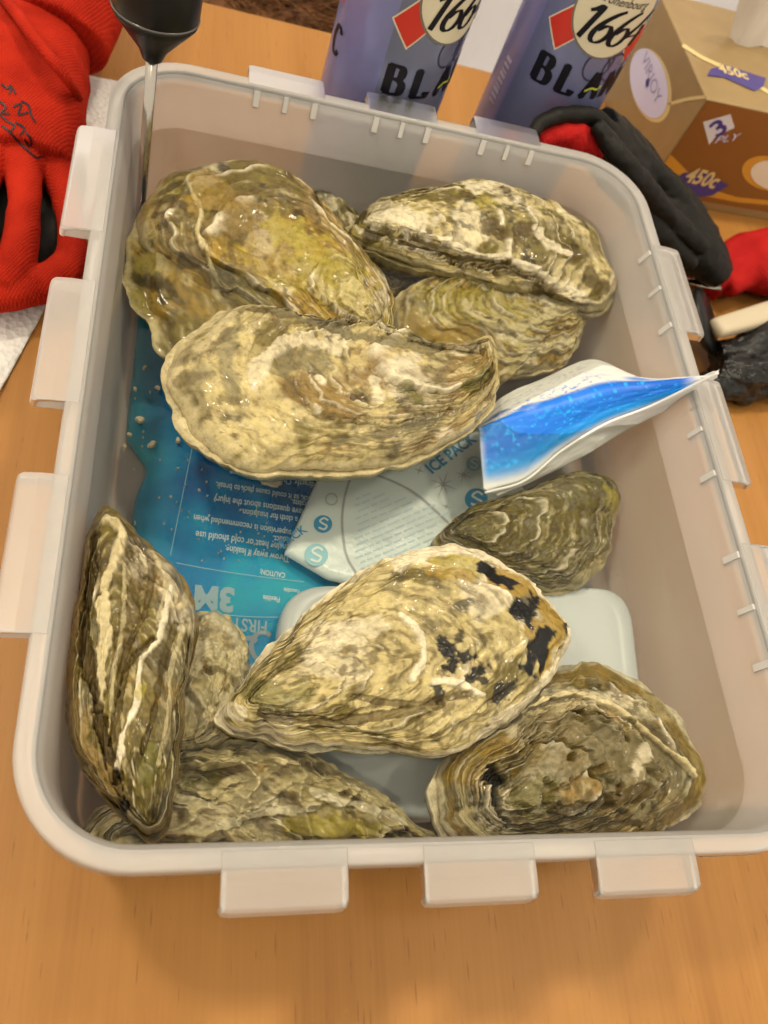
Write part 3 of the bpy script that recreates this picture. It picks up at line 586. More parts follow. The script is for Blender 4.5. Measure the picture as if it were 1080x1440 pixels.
def pack(name, label, outline, z, tilt, th, mat, edge=.006, wave=.0006, wf=28., seed=1, Nt=160, Ns=50, crimp=0.):
    P = np.array(outline, float); c = at(*P.mean(0), z); n = np.array([*tilt, 1.]); n /= np.linalg.norm(n)
    W = np.array([onplane(x, y, c, n) for x, y in P]); e1 = np.array([1., 0, 0]); e1 -= n * (e1 @ n); e1 /= np.linalg.norm(e1); e2 = np.cross(n, e1)
    O = np.c_[(W - c) @ e1, (W - c) @ e2]
    L = np.r_[0, np.cumsum(np.linalg.norm(np.diff(np.vstack([O, O[:1]]), axis=0), axis=1))]; tt = np.linspace(0, L[-1], Nt, endpoint=False); OO = np.vstack([O, O[:1]])
    O = np.stack([np.interp(tt, L, OO[:, i]) for i in (0, 1)], 1); O = (2 * O + .5 * np.roll(O, 1, 0) + .5 * np.roll(O, -1, 0)) / 3
    wv = lambda Q: wave * fbm(np.asarray(Q)[:, 0] * wf, np.asarray(Q)[:, 1] * wf, 0., seed, 3)
    s = np.linspace(.02, 1, Ns) ** .7; X = s[:, None, None] * O[None]; pts = X.reshape(-1, 2)
    D = seg_dist(pts, np.vstack([O, O[:1]]))
    base = c + pts[:, :1] * e1 + pts[:, 1:] * e2
    prof = np.sqrt(np.clip(1 - (1 - np.clip(D / edge, 0, 1)) ** 2, 0, 1))
    top = base + ((th * prof + wv(base)))[:, None] * n; bot = base - (th * .3 * prof)[:, None] * n + n * (wv(base) * (1 - ss(0, .004, D)) - .0003)[:, None]
    V = np.vstack([top, bot.reshape(Ns, Nt, 3)[::-1].reshape(-1, 3)])
    F = [tuple(f) for f in grid_faces(2 * Ns, Nt, True)] + [tuple(range(Nt))[::-1], tuple(range((2 * Ns - 1) * Nt, 2 * Ns * Nt))]
    root = thing(name, tuple(c), label, 'ice pack'); mk('pouch', V, F, mat, root)
    return root, Sheet(c + n * th, n, .0003, wv)

MTXT = plain('print_soft_white', (.42, .55, .60), .5); M3 = plain('print_grey_blue', (.20, .33, .40), .5)
z5 = lambda x, y: (220 + x / 3.6, 590 + y / 3.6)
bp, sh = pack('gel_pack', 'dark blue gel pack with upside-down caution text under the water', [(196, 425), (189, 500), (181, 570), (177, 620), (208, 662), (190, 700), (184, 735), (190, 850), (230, 990), (330, 1000), (430, 985), (470, 900), (520, 740), (570, 600), (540, 480), (400, 420)], .030, (0, .0), .0065, blue_pack_mat(), seed=5, wave=.0009)
LN = [("Throw away if leaking.", (675, 692), (348, 640)), ("People sensing heat or cold should use", (800, 652), (200, 566)), ("this product.", (765, 607), (590, 588)), ("Adult supervision is recommended when", (770, 574), (190, 484)),
      ("Wrap in a cloth for insulation.", (835, 512), (430, 455)), ("if you have questions about the injury", (840, 468), (290, 388)), ("pain persists.", (850, 432), (685, 404)), ("on the pack, as it could cause pack to break.", (890, 408), (300, 320)),
      ("to skin directly. Check pack before use.", (900, 332), (365, 256)), ("and other bacteria killing products.", (840, 285), (300, 205)), ("CAUTION:", (652, 778), (525, 760)), ("Reusable", (725, 862), (645, 852)), ("Flexible", (625, 900), (540, 890))]
for tx, a, b in LN: text_on(sh, tx, z5(*a), z5(*b), MTXT, bp, hs=1.5, bold=.02)
text_on(sh, "3M", z5(395, 862), z5(195, 846), M3, bp, hs=1.1, bold=.05)
text_on(sh, "FIRST AID", z5(560, 1022), z5(240, 990), M3, bp, hs=1.3, bold=.02)
for ln in ([(190, 100), (130, 395), (70, 690)], [(100, 728), (400, 782), (750, 822)], [(300, 985), (450, 998), (640, 1000)], [(190, 100), (420, 150), (700, 190)]): line_on(sh, [z5(*q) for q in ln], 1.3, MPALE, bp)
for (cx, cy, r1) in ((540, 1150, 60), (470, 1180, 60), (590, 1220, 50)): line_on(sh, [z5(cx + r1 * math.cos(t), cy + 1.2 * r1 * math.sin(t)) for t in np.linspace(.4, 5.4, 12)], 7, plain('print_grey', (.16, .22, .27), .5), bp, 'printed_logo')

ip, sh = pack('ice_pack', 'white ice pack printed with blue circles and stars in the middle', [(457, 650), (399, 779), (460, 815), (600, 850), (700, 800), (740, 700), (700, 610), (560, 600)], .042, (0, .02), .0030, plain('white_pack_film', (.60, .69, .70), .3, bump=(45, .45, .003)), seed=8, wave=.0007, edge=.004, Nt=260)
z6 = lambda x, y: (380 + x / 3.176, 590 + y / 3.176)
MGREY = plain('print_silver', (.34, .36, .37), .5); MBLU = plain('print_blue', (.03, .26, .50), .5); MLBLU = plain('print_light_blue', (.25, .52, .62), .5); MFAINT = plain('print_faint', (.46, .60, .66), .5)
line_on(sh, [z6(*q) for q in ((368, 235), (336, 330), (321, 430), (326, 530), (346, 620), (405, 718))], 3.2, MGREY, ip)
line_on(sh, [z6(*q) for q in ((330, 230), (400, 238), (470, 250), (560, 285), (650, 335), (740, 410), (805, 475))], 3.2, MGREY, ip)
text_on(sh, "ICE PACK", z6(722, 245), z6(925, 95), MBLU, ip, hs=1.0, bold=.035)
text_on(sh, "PACK", z6(58, 572), z6(168, 500), MBLU, ip, hs=1.0, bold=.01)
def swirl(cx, cy, r, mat, q=1.):
    poly_on(sh, disc_px(*z6(cx, cy), r, r * .95), mat, ip, 'printed_circle')
    line_on(sh, [(z6(cx, cy)[0] + x * r * q, z6(cx, cy)[1] + y * r * q) for x, y in ((.55, -.35), (.1, -.6), (-.35, -.3), (.0, 0), (.4, .25), (.1, .6), (-.5, .4))], r * .2, MWHITE, ip, 'printed_swirl', 2.)
swirl(235, 468, 13, MBLU); swirl(205, 605, 16.5, MLBLU); swirl(918, 358, 16, MBLU); swirl(908, 200, 11, MLBLU)
line_on(sh, disc_px(*z6(273, 357), 8, 8), 2, plain('print_beige', (.42, .44, .38), .5), ip, 'printed_circle'); poly_on(sh, disc_px(*z6(320, 266), 4, 3.5), MBLU, ip, 'printed_dot')
for cx, cy, r in ((770, 292, 22), (862, 250, 13), (665, 230, 9), (785, 390, 6)):
    for k in range(4 if r > 10 else 2):
        a = k * math.pi / (4 if r > 10 else 2) + .35; x, y = z6(cx, cy); rr = r * (1 if k % 2 == 0 else .72)
        poly_on(sh, [(x + rr * math.cos(a), y + rr * math.sin(a)), (x - 1.1 * math.sin(a), y + 1.1 * math.cos(a)), (x - rr * math.cos(a), y - rr * math.sin(a)), (x + 1.1 * math.sin(a), y - 1.1 * math.cos(a))], MGREY, ip, 'printed_star', 1 + .12 * k)
rnd = random.Random(4)
for i in range(13):           # faint unreadable small print, a broken bar per word
    y0 = 300 + i * 29; x = 375 + rnd.random() * 20 + max(0, (i - 9)) * 10; xe = min(420 + i * 45, 790 - i * 6)
    while x < xe:
        wl = 18 + rnd.random() * 40; line_on(sh, [z6(x, y0 - (x - 375) * .42 + 60), z6(x + wl, y0 - (x + wl - 375) * .42 + 60)], 2.4, MFAINT, ip, 'small_print'); x += wl + 11

# hard freezer block
c0 = [at(*q, .048) for q in ((397, 822), (886, 826), (922, 1140), (372, 1160))]
ctr = np.mean(c0, 0); blk = thing('freezer_block', (ctr[0], ctr[1], .034), 'pale grey hard freezer block under the black-patched oyster', 'ice pack')
def quad_round(Q, r, n=8):
    out = []
    Q = [np.array(q)[:2] for q in Q]
    for i in range(4):
        p, a, b = Q[i], Q[i - 1], Q[(i + 1) % 4]; da = (a - p) / np.linalg.norm(a - p); db = (b - p) / np.linalg.norm(b - p)
        A, B = p + da * r, p + db * r
        for k in range(n + 1):
            t = k / n; out.append((1 - t) ** 2 * A + 2 * t * (1 - t) * p + t * t * B)
    return np.array(out)
base = quad_round(c0, .019); cc = base.mean(0); V = []; pr = [(.95, .035), (.985, .0365), (1, .040), (1, .045), (.992, .0475), (.975, .0490), (.94, .0496), (.90, .0490), (.885, .0488), (.5, .0488)]
for k, zz in pr: V.append(np.c_[cc + (base - cc) * k, np.full(len(base), zz)])
n = len(base); mk('shell', np.vstack(V), [tuple(f) for f in grid_faces(len(pr), n, True)] + [tuple(range(n))[::-1], tuple(range((len(pr) - 1) * n, len(pr) * n))], plain('freezer_block', (.50, .54, .56), .35, bump=(60, .15, .001)), blk)
V, F = lathe([(.011, 0), (.011, .004), (.0095, .0055)], 28, (ctr[0] + .055, ctr[1] - .055, .0487)); mk('filler_cap', V, F, plain('freezer_cap', (.42, .46, .48), .4), blk)

# standing sachet with a blue water print
cur = [[(652, 612, .066), (702, 562, .068), (770, 528, .070), (835, 505, .074), (905, 532, .092), (1002, 529, .124)],
       [(673, 601, .078), (722, 588, .083), (780, 572, .087), (850, 553, .093), (920, 543, .105), (1006, 527, .126)],
       [(681, 689, .070), (738, 672, .072), (790, 630, .077), (850, 594, .085), (920, 566, .100), (1008, 529, .126)],
       [(700, 697, .064), (760, 672, .066), (820, 642, .070), (880, 606, .078), (950, 570, .096), (1012, 519, .130)]]
nu, nvv = 150, 40
rows = [catmull([at(*q) for q in c_], nu) for c_ in cur]; rows = np.array(rows)            # 4 x nu x 3
vv = np.r_[np.linspace(0, 1, 44, endpoint=False), np.linspace(1, 2, 44, endpoint=False), np.linspace(2, 3, 16)]
G = np.zeros((len(vv), nu, 3))
for i, v in enumerate(vv):
    k = min(int(v), 2); t = v - k
    tt = t if k != 0 else t
    G[i] = rows[k] * (1 - tt) + rows[k + 1] * tt
for _ in range(3): G[1:-1] = .25 * G[:-2] + .5 * G[1:-1] + .25 * G[2:]
uu = np.linspace(0, 1, nu)
nrm = np.cross(np.gradient(G, axis=1), np.gradient(G, axis=0)); nrm /= np.linalg.norm(nrm, axis=2)[..., None]
if nrm[..., 2].mean() < 0: nrm = -nrm
UU, VV = np.meshgrid(uu, vv)
puff = .0035 * np.sin(np.pi * np.clip(UU, 0, 1)) * np.sin(np.pi * np.clip(VV / 2, 0, 1)) + .0006 * fbm(UU * 9, VV * 4, 0., 3, 3)
G = G + nrm * puff[..., None]; B = G - nrm * (.0012 + .010 * np.sin(np.pi * UU) * np.sin(np.pi * np.clip(VV / 3, 0, 1)))[..., None]
wht = np.array((.80, .81, .81)); blue = np.array((.001, .17, .78)); lb = np.array((.006, .36, .86)); deep = np.array((.001, .09, .58))
uf, vf = UU.ravel(), VV.ravel()
col = np.tile(wht, (len(uf), 1))
def mx(c, k, a): return c * (1 - a[:, None]) + k * a[:, None]
inb = ss(.82, .98, vf + .10 * fbm(uf * 9, vf * 7, 0., 12, 4) * ss(.8, .2, uf)) * (1 - ss(1.72, 2.02, vf - .15 * (uf - .3))) * (1 - ss(.86, .95, uf)) * ss(-.02, .03, uf)
col = mx(col, blue, inb); col = mx(col, lb, inb * .8 * ss(1.35, 1.9, vf)); col = mx(col, deep, inb * .55 * (1 - ss(.95, 1.25, vf)) * ss(.45, .75, uf))
spl = fbm(uf * 26 + vf * 3, vf * 9 - uf * 12, 0., 20, 4); ridge = 1 - np.abs(spl) * 6
col = mx(col, blue, .9 * ss(.45, .95, ridge) * ss(.45, .75, vf) * (1 - ss(.95, 1.1, vf)) * ss(.06, .12, uf) * (1 - ss(.50, .62, uf)))
col = mx(col, lb, .8 * ss(.2, .9, ridge) * ss(1.0, 1.05, vf) * (1 - ss(1.1, 1.28, vf)) * (1 - ss(.35, .6, uf)))
dots = fbm(uf * 60, vf * 18, 5., 33, 2); col = mx(col, lb * 1.3, .85 * ss(.45, .6, dots) * inb)
col = mx(col, deep, .85 * (1 - ss(.7, 1.1, np.hypot((uf - .10) / .065, (vf - .62) / .12) + .25 * fbm(uf * 40, vf * 14, 1., 44, 3))))
col = mx(col, wht, .7 * ss(.55, .8, 1 - np.abs(fbm(uf * 50, vf * 16, 3., 45, 2)) * 5) * (1 - ss(.7, 1.0, np.hypot((uf - .10) / .065, (vf - .62) / .12))))
col = mx(col, blue, .8 * (1 - ss(.3, 1.0, np.hypot((uf - .72) / .10, (vf - .72) / .20))))
col = mx(col, np.array((.25, .3, .42)), .55 * ss(.1, .2, np.sin(vf * 95)) * ss(.15, .35, noise(uf * 90, np.floor(vf * 15), 0., 4)) * ss(.20, .24, vf) * (1 - ss(.48, .5, vf)) * ss(.1, .13, uf) * (1 - ss(.5, .55, uf)))
sa = thing('ice_sachet', tuple(G.mean((0, 1)) * (1, 1, 0) + (0, 0, .06)), 'blue and white ice sachet with water splash print, tip over the rim', 'ice pack')
V = np.vstack([G.reshape(-1, 3), B[::-1].reshape(-1, 3)]); n2 = len(vv) * 2
F = grid_faces(n2, nu); rowc = [(i * nu, (i + 1) * nu, (n2 - 2 - i) * nu, (n2 - 1 - i) * nu) for i in range(len(vv) - 1)]; rowd = [(a + nu - 1, d + nu - 1, c + nu - 1, b + nu - 1) for a, b, c, d in rowc]
last = [(j, j + 1, (n2 - 1) * nu + j + 1, (n2 - 1) * nu + j)[::-1] for j in range(nu - 1)]
MSACH = col_mat('sachet_film', .42, 0.)
mk('pouch', V, [tuple(f) for f in F] + rowc + rowd + last, MSACH, sa, col=np.vstack([col, np.tile(wht * .95, (len(col), 1))]))
# sealed seam along the near edge
seam = catmull([at(*q) for q in ((682, 693, .072), (738, 676, .073), (790, 634, .078), (850, 597, .087), (920, 569, .101), (1010, 524, .130))], 90)
V, F = tube(seam, .0007, 8); mk('seam', V, F, plain('film_white', (.78, .78, .77), .35), sa)

# ================================================================== THERMOMETER
a = np.array(at(203, 225, WATER)); b = np.array(at(214, 84, .130)); d = (b - a) / np.linalg.norm(b - a); tip = a - d * .045
th = thing('probe_thermometer', tuple(tip), 'black probe thermometer with thin steel stem dipped in the water', 'thermometer')
V, F = lathe([(.0003, -.003), (.0010, .001), (.0022, .006), (.0024, .05), (.0025, np.linalg.norm(b - tip) + .004)], 20, tuple(tip), tuple(d)); mk('stem', V, F, MSTEEL, th)
V, F = lathe([(.0032, 0), (.0042, .0006), (.0060, .005), (.0105, .0105), (.0150, .0160), (.0170, .0185), (.0176, .0205)], 48, tuple(b), tuple(d)); hd = mk('neck', V, F, MBLACK, th)
V, F = lathe([(.0172, .0208), (.0174, .0212), (.0176, .030), (.0180, .060), (.0165, .064)], 48, tuple(b), tuple(d)); mk('head', V, F, MBLACK, th)
V, F = lathe([(.0174, .0203), (.0177, .0206), (.0177, .0210), (.0174, .0213)], 48, tuple(b), tuple(d)); mk('collar', V, F, plain('smoky_plastic', (.10, .09, .08), .2), th)

# ================================================================== BEER CANS
def glyphs():
    G = {}
    G['1'] = [[(-.02, .78), (.10, .86), (.25, 1.0), (.25, .5), (.25, 0)]]
    G['6'] = [[(.56, 1.0), (.38, .9), (.18, .66), (.07, .36), (.12, .10), (.30, 0), (.48, .08), (.56, .30), (.46, .50), (.30, .52), (.14, .36)]]
    G['4'] = [[(.50, 1.0), (.25, .66), (-.02, .32), (.2, .31), (.62, .34)], [(.46, .60), (.44, .3), (.42, 0)]]
    G['B'] = [[(0, 0), (0, .5), (0, 1)], [(-.08, 1), (.2, 1), (.38, .95), (.44, .77), (.36, .59), (.2, .54), (0, .54)], [(0, .54), (.3, .53), (.48, .44), (.53, .27), (.46, .07), (.25, 0), (-.08, 0)]]
    G['L'] = [[(.02, 0), (.02, .5), (.02, 1)], [(-.08, 1), (.12, 1)], [(-.08, 0), (.2, 0), (.46, .01), (.52, .08), (.54, .2)]]
    G['A'] = [[(0, 0), (.16, .5), (.31, 1)], [(.29, 1), (.47, .5), (.64, 0)], [(-.07, 0), (.08, 0)], [(.55, 0), (.74, 0)]]
    G['N'] = [[(0, 0), (0, .5), (0, 1)], [(-.04, 1), (.3, .5), (.6, 0)], [(.6, 0), (.6, .5), (.6, 1)], [(.52, 1), (.68, 1)]]
    G['C'] = [[(.6, .82), (.5, .96), (.3, 1.0), (.1, .85), (0, .5), (.1, .15), (.3, 0), (.5, .04), (.62, .2)]]
    return G
GL = glyphs()
def glyph_ribbons(ch, x, y, h, shear, pen=.19, w=.62, ang=.3):
    parts = []
    for st in GL[ch]:
        P = catmull(st, 26) if len(st) > 3 else catmull(st if len(st) > 2 else [st[0], tuple((np.array(st[0]) + np.array(st[1])) / 2), st[1]], 10)
        P = np.c_[P[:, 0] * w / .6 + shear * P[:, 1], P[:, 1]] * h + (x, y)
        T = np.gradient(P, axis=0); T /= np.linalg.norm(T, axis=1)[:, None]
        wd = h * pen * (.28 + .72 * np.abs(T[:, 1] * math.cos(ang) - T[:, 0] * math.sin(ang) * .3))
        parts.append(ribbon2(P, wd))
    return join(parts)
CR = .033
def can(label, x, y, a0, hb, he, body_mat, panel_mat, panel, sc=1.):
    root = thing('beer_can', (x, y, TAB), label, 'can', 'blue beer cans behind the tub')
    V, F = lathe([(.022, 0), (.0245, .0), (.0255, .0012), (.0285, .0052), (.0322, .0105), (CR, .0135), (CR, .190), (.0325, .193), (.0275, .2025), (.0268, .2045), (.0272, .2068), (.0262, .208), (.0252, .2065)], 96, (x, y, TAB)); mk('body', V, F, body_mat, root)
    V, F = lathe([(.0250, .2040), (.0248, .2048), (.012, .2046)], 48, (x, y, TAB)); ld = mk('lid', V, F, MSTEEL, root)
    V, F = join([box((x - .006, y - .004, TAB + .2055), (x + .006, y + .012, TAB + .2068))]); sub(ld, mk('pull_tab', V, F, MSTEEL, root, smooth=False))
    def bend(V2, off): return np.array([(x + (CR + off) * math.cos(u / CR), y + (CR + off) * math.sin(u / CR), TAB + v) for u, v in V2])
    def put(name, VF, mat, off): return mk(name, bend(VF[0], off), VF[1], mat, root, smooth=True)
    def rect(u0, u1, v0, v1, n=40): 
        return np.array([(u, v) for v in np.linspace(v0, v1, 4) for u in np.linspace(u0, u1, n)]), [tuple(f) for f in grid_faces(4, n)]
    put('label_panel', rect(panel[0] * CR, panel[1] * CR, .0145, .189), panel_mat, .00012)
    uc = a0 * CR
    # ribbon tails, then emblem
    for s in (-1, 1):
        T = [(s * .010, -.010), (s * .0175, -.001), (s * .0265, -.0125), (s * .0185, -.0215)]
        T = [(uc + q * sc, he + r * sc) for q, r in T]; V2 = np.array([(T[0][0] * (1 - i) * (1 - j) + T[1][0] * (1 - i) * j + T[2][0] * i * j + T[3][0] * i * (1 - j), T[0][1] * (1 - i) * (1 - j) + T[1][1] * (1 - i) * j + T[2][1] * i * j + T[3][1] * i * (1 - j)) for i in np.linspace(0, 1, 8) for j in np.linspace(0, 1, 8)])
        c2 = V2.mean(0); put('ribbon_border', (c2 + (V2 - c2) * 1.10, [tuple(f) for f in grid_faces(8, 8)]), MCREAM, .00022); put('ribbon', (V2, [tuple(f) for f in grid_faces(8, 8)]), MREDP, .00034)
    def disc(r): 
        V2 = np.array([(uc + r * q * math.cos(t), he + r * q * math.sin(t)) for q in np.linspace(.02, 1, 12) for t in np.linspace(0, 2 * math.pi, 48, endpoint=False)]); return V2, [tuple(f) for f in grid_faces(12, 48, True)] + [tuple(range(48))]
    put('emblem_ring', disc(.0192 * sc), plain('emblem_ring', (.16, .15, .12), .35), .00046); put('emblem', disc(.0183 * sc), MCREAM, .0006)
    xx = uc - .0155 * sc
    for ch, adv in (('1', .0062), ('6', .0086), ('6', .0088), ('4', .009)):
        put('numeral', glyph_ribbons(ch, xx, he - .0125 * sc, .0150 * sc, .32, .17, .55), MINK, .00085); xx += adv * sc
    V2, F2 = text_mesh("Kronenbourg", .35); V2 = V2 * np.array([.024 * sc / V2[:, 0].max(), .0052 * sc]) + (uc - .0118 * sc, he + .0042 * sc); put('printed_text', (V2, F2), MINK, .00085)
    xx = uc - .0265
    for i, ch in enumerate('BLANC'):
        put('letter', glyph_ribbons(ch, xx, hb, .0150, 0., .31, .56), MINK, .00040)
        if ch == 'A': put('leaf', ribbon2(catmull([(xx + .0004, hb + .0040), (xx + .004, hb + .0060), (xx + .008, hb + .0054), (xx + .0098, hb + .0076)], 16), .0012), MLIME, .0007)
        xx += .0145
    for k in range(2):
        P = [(uc + .004 + k * .012 + .008 * math.cos(t), he - .027 * sc + .010 * math.sin(t) + .0015 * t) for t in np.linspace(.3, 6.6, 16)]; put('flourish', ribbon2(catmull(P, 50), .0011), plain('flourish', (.035, .035, .07), .4), .0003)
    return root, put
MC1 = plain('can_lavender', (.22, .235, .49), .26, .3, var=.03); MP1 = plain('can_slate', (.165, .185, .30), .26, .3); MP2 = plain('can_slate_blue', (.18, .20, .37), .26, .3)
c1, put1 = can('lavender beer can left of the other, mostly above the far rim', 0, .222, R(-55), .096, .1475, MC1, MP1, (R(-109), R(25)), 1.22)
put1('letter', glyph_ribbons('C', R(-170) * CR, .096, .0140, 0., .22, .50), MINK, .0004)
V2 = [(R(-170) * CR, .118), (R(-163) * CR, .127), (R(-161) * CR, .135), (R(-168) * CR, .14)]; put1('ribbon', (np.array(V2), [(0, 1, 2, 3)]), MREDP, .0004)
c2, put2 = can('lavender beer can beside the tissue box with its round emblem in view', .100, .246, R(-85), .103, .1485, MC1, MP2, (R(-150), R(-10)), 1.2)
for k in range(9): put2('barcode_bar', (np.array([(R(-170) * CR + k * .00045 * 0 + q, .074 + k * .0031 + r) for q, r in ((0, 0), (.0058, 0), (.0058, .0011 + .0006 * (k % 3)), (0, .0011 + .0006 * (k % 3)))]), [(0, 1, 2, 3)]), plain('barcode', (.42, .42, .60), .4), .0003)

# ================================================================== TISSUE BOX
zt = .094; P0 = at(994, 139, zt); av = np.array([-.055, .9985, 0]); bv = np.array([.9985, .055, 0]); up = np.array([0, 0, 1.])
BL, BW, BH = .235, .118, zt - TAB
def bx(u, v, h): return P0 + bv * u + av * v - up * h
tbx = thing('tissue_box', tuple(bx(BL / 2, BW / 2, BH)), 'gold and brown cardboard tissue box beyond the tub', 'tissue box')
MGOLD = plain('gold_card', (.36, .25, .115), .38, .35, var=.05); MBROWN = plain('brown_card', (.235, .092, .018), .38); MGOLDL = plain('gold_line', (.70, .56, .26), .35, .2); MPURP = plain('purple_print', (.055, .04, .22), .4); MLIL = plain('lilac_print', (.60, .58, .80), .45); MORNG = plain('orange_print', (.60, .28, .03), .4)
V = [bx(u, v, h) for h in (BH, 0) for v in (0, BW) for u in (0, BL)]
o = mk('carton', V, [(0, 2, 3, 1), (4, 5, 7, 6), (0, 1, 5, 4), (2, 6, 7, 3), (0, 4, 6, 2), (1, 3, 7, 5)], MGOLD, tbx, smooth=False); bevel(o, .0008)
V = [bx(u, -.0003, h) for u, h in ((.0008, BH - .007), (BL - .001, BH - .007), (BL - .001, .0008), (.0008, .0008))]; mk('front_panel', V, [(0, 1, 2, 3)], MBROWN, tbx, smooth=False)
sf = Sheet(bx(0, -.0003, 0), -av, .0003); st = Sheet(bx(0, 0, 0), up, .0003); sl = Sheet(bx(0, 0, 0), -bv, .0003)
zb = lambda x, y: (820 + x / 4.154, y / 4.154)
poly_on(sl, disc_px(*zb(398, 500), 28, 53, -.20), MGOLDL, tbx, 'oval_border'); poly_on(sl, disc_px(*zb(388, 488), 25.5, 50, -.20), MLIL, tbx, 'oval_badge', 2.)
text_on(sl, "VIRJOY", zb(345, 350), zb(428, 620), plain('badge_ink', (.26, .25, .46), .5), tbx, hs=.8, bold=-.012, k=3.)
poly_on(sl, [zb(*q) for q in ((372, 470), (395, 455), (392, 500), (372, 515))], MPURP, tbx, 'badge_mark', 3.5)
line_on(sl, [zb(*q) for q in ((500, 610), (610, 580), (715, 566))], 5, MGOLDL, tbx, 'gold_stripe')
line_on(st, [zb(*q) for q in ((580, 265), (690, 335), (800, 385))], 5, MGOLDL, tbx, 'gold_stripe'); line_on(st, [zb(*q) for q in ((1000, 490), (1080, 540), (1250, 640))], 5, MGOLDL, tbx, 'gold_stripe')
poly_on(st, [zb(*q) for q in ((722, 445), (745, 405), (830, 385), (940, 420), (1065, 460), (1050, 510), (1000, 535), (920, 500), (820, 455))], MPURP, tbx, 'banner', 2.)
text_on(st, "450c", zb(795, 425), zb(965, 472), MGOLDL, tbx, hs=1.1, bold=.03, k=3.)
poly_on(sf, [zb(*q) for q in ((515, 1050), (590, 1005), (720, 1010), (850, 1080), (750, 1140), (650, 1150), (560, 1100))], MPURP, tbx, 'banner', 2.)
text_on(sf, "450c", zb(580, 1050), zb(760, 1095), MGOLDL, tbx, hs=1.2, bold=.03, k=3.)
poly_on(sf, [zb(*q) for q in ((470, 960), (510, 900), (600, 990), (700, 1090), (900, 1150), (1200, 1180), (1200, 1205), (900, 1180), (640, 1130))], MORNG, tbx, 'orange_sweep')
poly_on(sf, [zb(*q) for q in ((700, 710), (860, 665), (885, 745), (780, 790), (735, 845))], plain('badge_white', (.62, .60, .62), .4), tbx, 'badge', 1.)
text_on(sf, "3", zb(782, 800), zb(850, 752), MPURP, tbx, hs=.95, bold=.02, k=2.); text_on(sf, "PLY", zb(765, 835), zb(915, 812), MLIL, tbx, hs=.8, shear=.3, k=2.4)
poly_on(sf, disc_px(*zb(1075, 1010), 36, 24, .2), MORNG, tbx, 'oval_border', 1.); poly_on(sf, disc_px(*zb(1100, 1020), 30, 20, .2), plain('badge_pale', (.72, .62, .48), .4), tbx, 'oval_badge', 2.)
hole = disc_px(*zb(1010, 215), 40, 20, .35); poly_on(st, disc_px(*zb(1010, 215), 26, 12, .35), MBLACK, tbx, 'slot_shade', 1.)  # black patch paints the dark of the opening on the closed top
# the tissue standing up from the painted opening
tc = np.array(at(1062, 66, zt)); V = []; nr, nc = 40, 120
for i in range(nr):
    t = i / (nr - 1)
    for j in range(nc):
        u = j / (nc - 1) * 2 - 1; sp = .030 * (.75 + 1.0 * t); fo_ = math.sin(4.2 * u + 1.5 * t) + .18 * math.sin(13 * u - 2 * t + 1)
        V.append(tc + bv * (u * sp + .012 * t + .003 * fo_) + av * (.0085 * fo_ * (.35 + t) + .004 * t) + up * (-.004 + .075 * t * (1 - .22 * u * u) + .004 * t * math.sin(9 * u)))
V = np.vstack([V, np.array(V) + av * .0004]); Fq = [tuple(f) for f in grid_faces(nr, nc)]; Fq += [tuple(k + nr * nc for k in f[::-1]) for f in Fq]
ti = mk('tissue', V, Fq, plain('tissue_paper', (.72, .66, .58), .9, bump=(120, .3, .001)), label='crumpled white tissue sticking up out of the tissue box', cat='tissue')

# ================================================================== PAPER TOWEL
P = [at(*q, TAB + .001) for q in ((-330, 560), (-8, 566), (68, 425), (168, 205), (176, 118), (104, 104), (-330, 150))]
base = np.array(P)[:, :2]; nn = 60; gx = np.linspace(base[:, 0].min(), base[:, 0].max(), nn); gy = np.linspace(base[:, 1].min(), base[:, 1].max(), 90)
def inside(p, Q):
    c = False; j = len(Q) - 1
    for i in range(len(Q)):
        if (Q[i][1] > p[1]) != (Q[j][1] > p[1]) and p[0] < (Q[j][0] - Q[i][0]) * (p[1] - Q[i][1]) / (Q[j][1] - Q[i][1]) + Q[i][0]: c = not c
        j = i
    return c
pc = base.mean(0); Ob = np.vstack([base, base[:1]]); Lb = np.r_[0, np.cumsum(np.linalg.norm(np.diff(Ob, axis=0), axis=1))]; tt = np.linspace(0, Lb[-1], 240, endpoint=False)
Ob = np.stack([np.interp(tt, Lb, Ob[:, i]) for i in (0, 1)], 1); s = np.linspace(.02, 1, 40); X = pc + s[:, None, None] * (Ob - pc)[None]; pts = X.reshape(-1, 2)
hz = TAB + .0012 + .0022 * np.clip(fbm(pts[:, 0] * 30, pts[:, 1] * 30, 0., 6, 3) + .2, 0, 1) + .0003 * noise(pts[:, 0] * 400, pts[:, 1] * 400, 0., 9)
V = np.vstack([np.c_[pts, hz], np.c_[pts, hz - .0006].reshape(40, 240, 3)[::-1].reshape(-1, 3)])
q = M('paper_towel'); q.b.inputs['Base Color'].default_value = (.74, .73, .71, 1); q.b.inputs['Roughness'].default_value = .95
vo = q.N('ShaderNodeTexVoronoi'); vo.inputs['Scale'].default_value = 330; q.L(q.coords(), vo.inputs['Vector']); q.bump(vo.outputs['Distance'], .6, .0015)
mk('paper_towel', V, [tuple(f) for f in grid_faces(80, 240, True)] + [tuple(range(240))[::-1]], q.m, label='white embossed paper towel under the red glove', cat='paper towel')

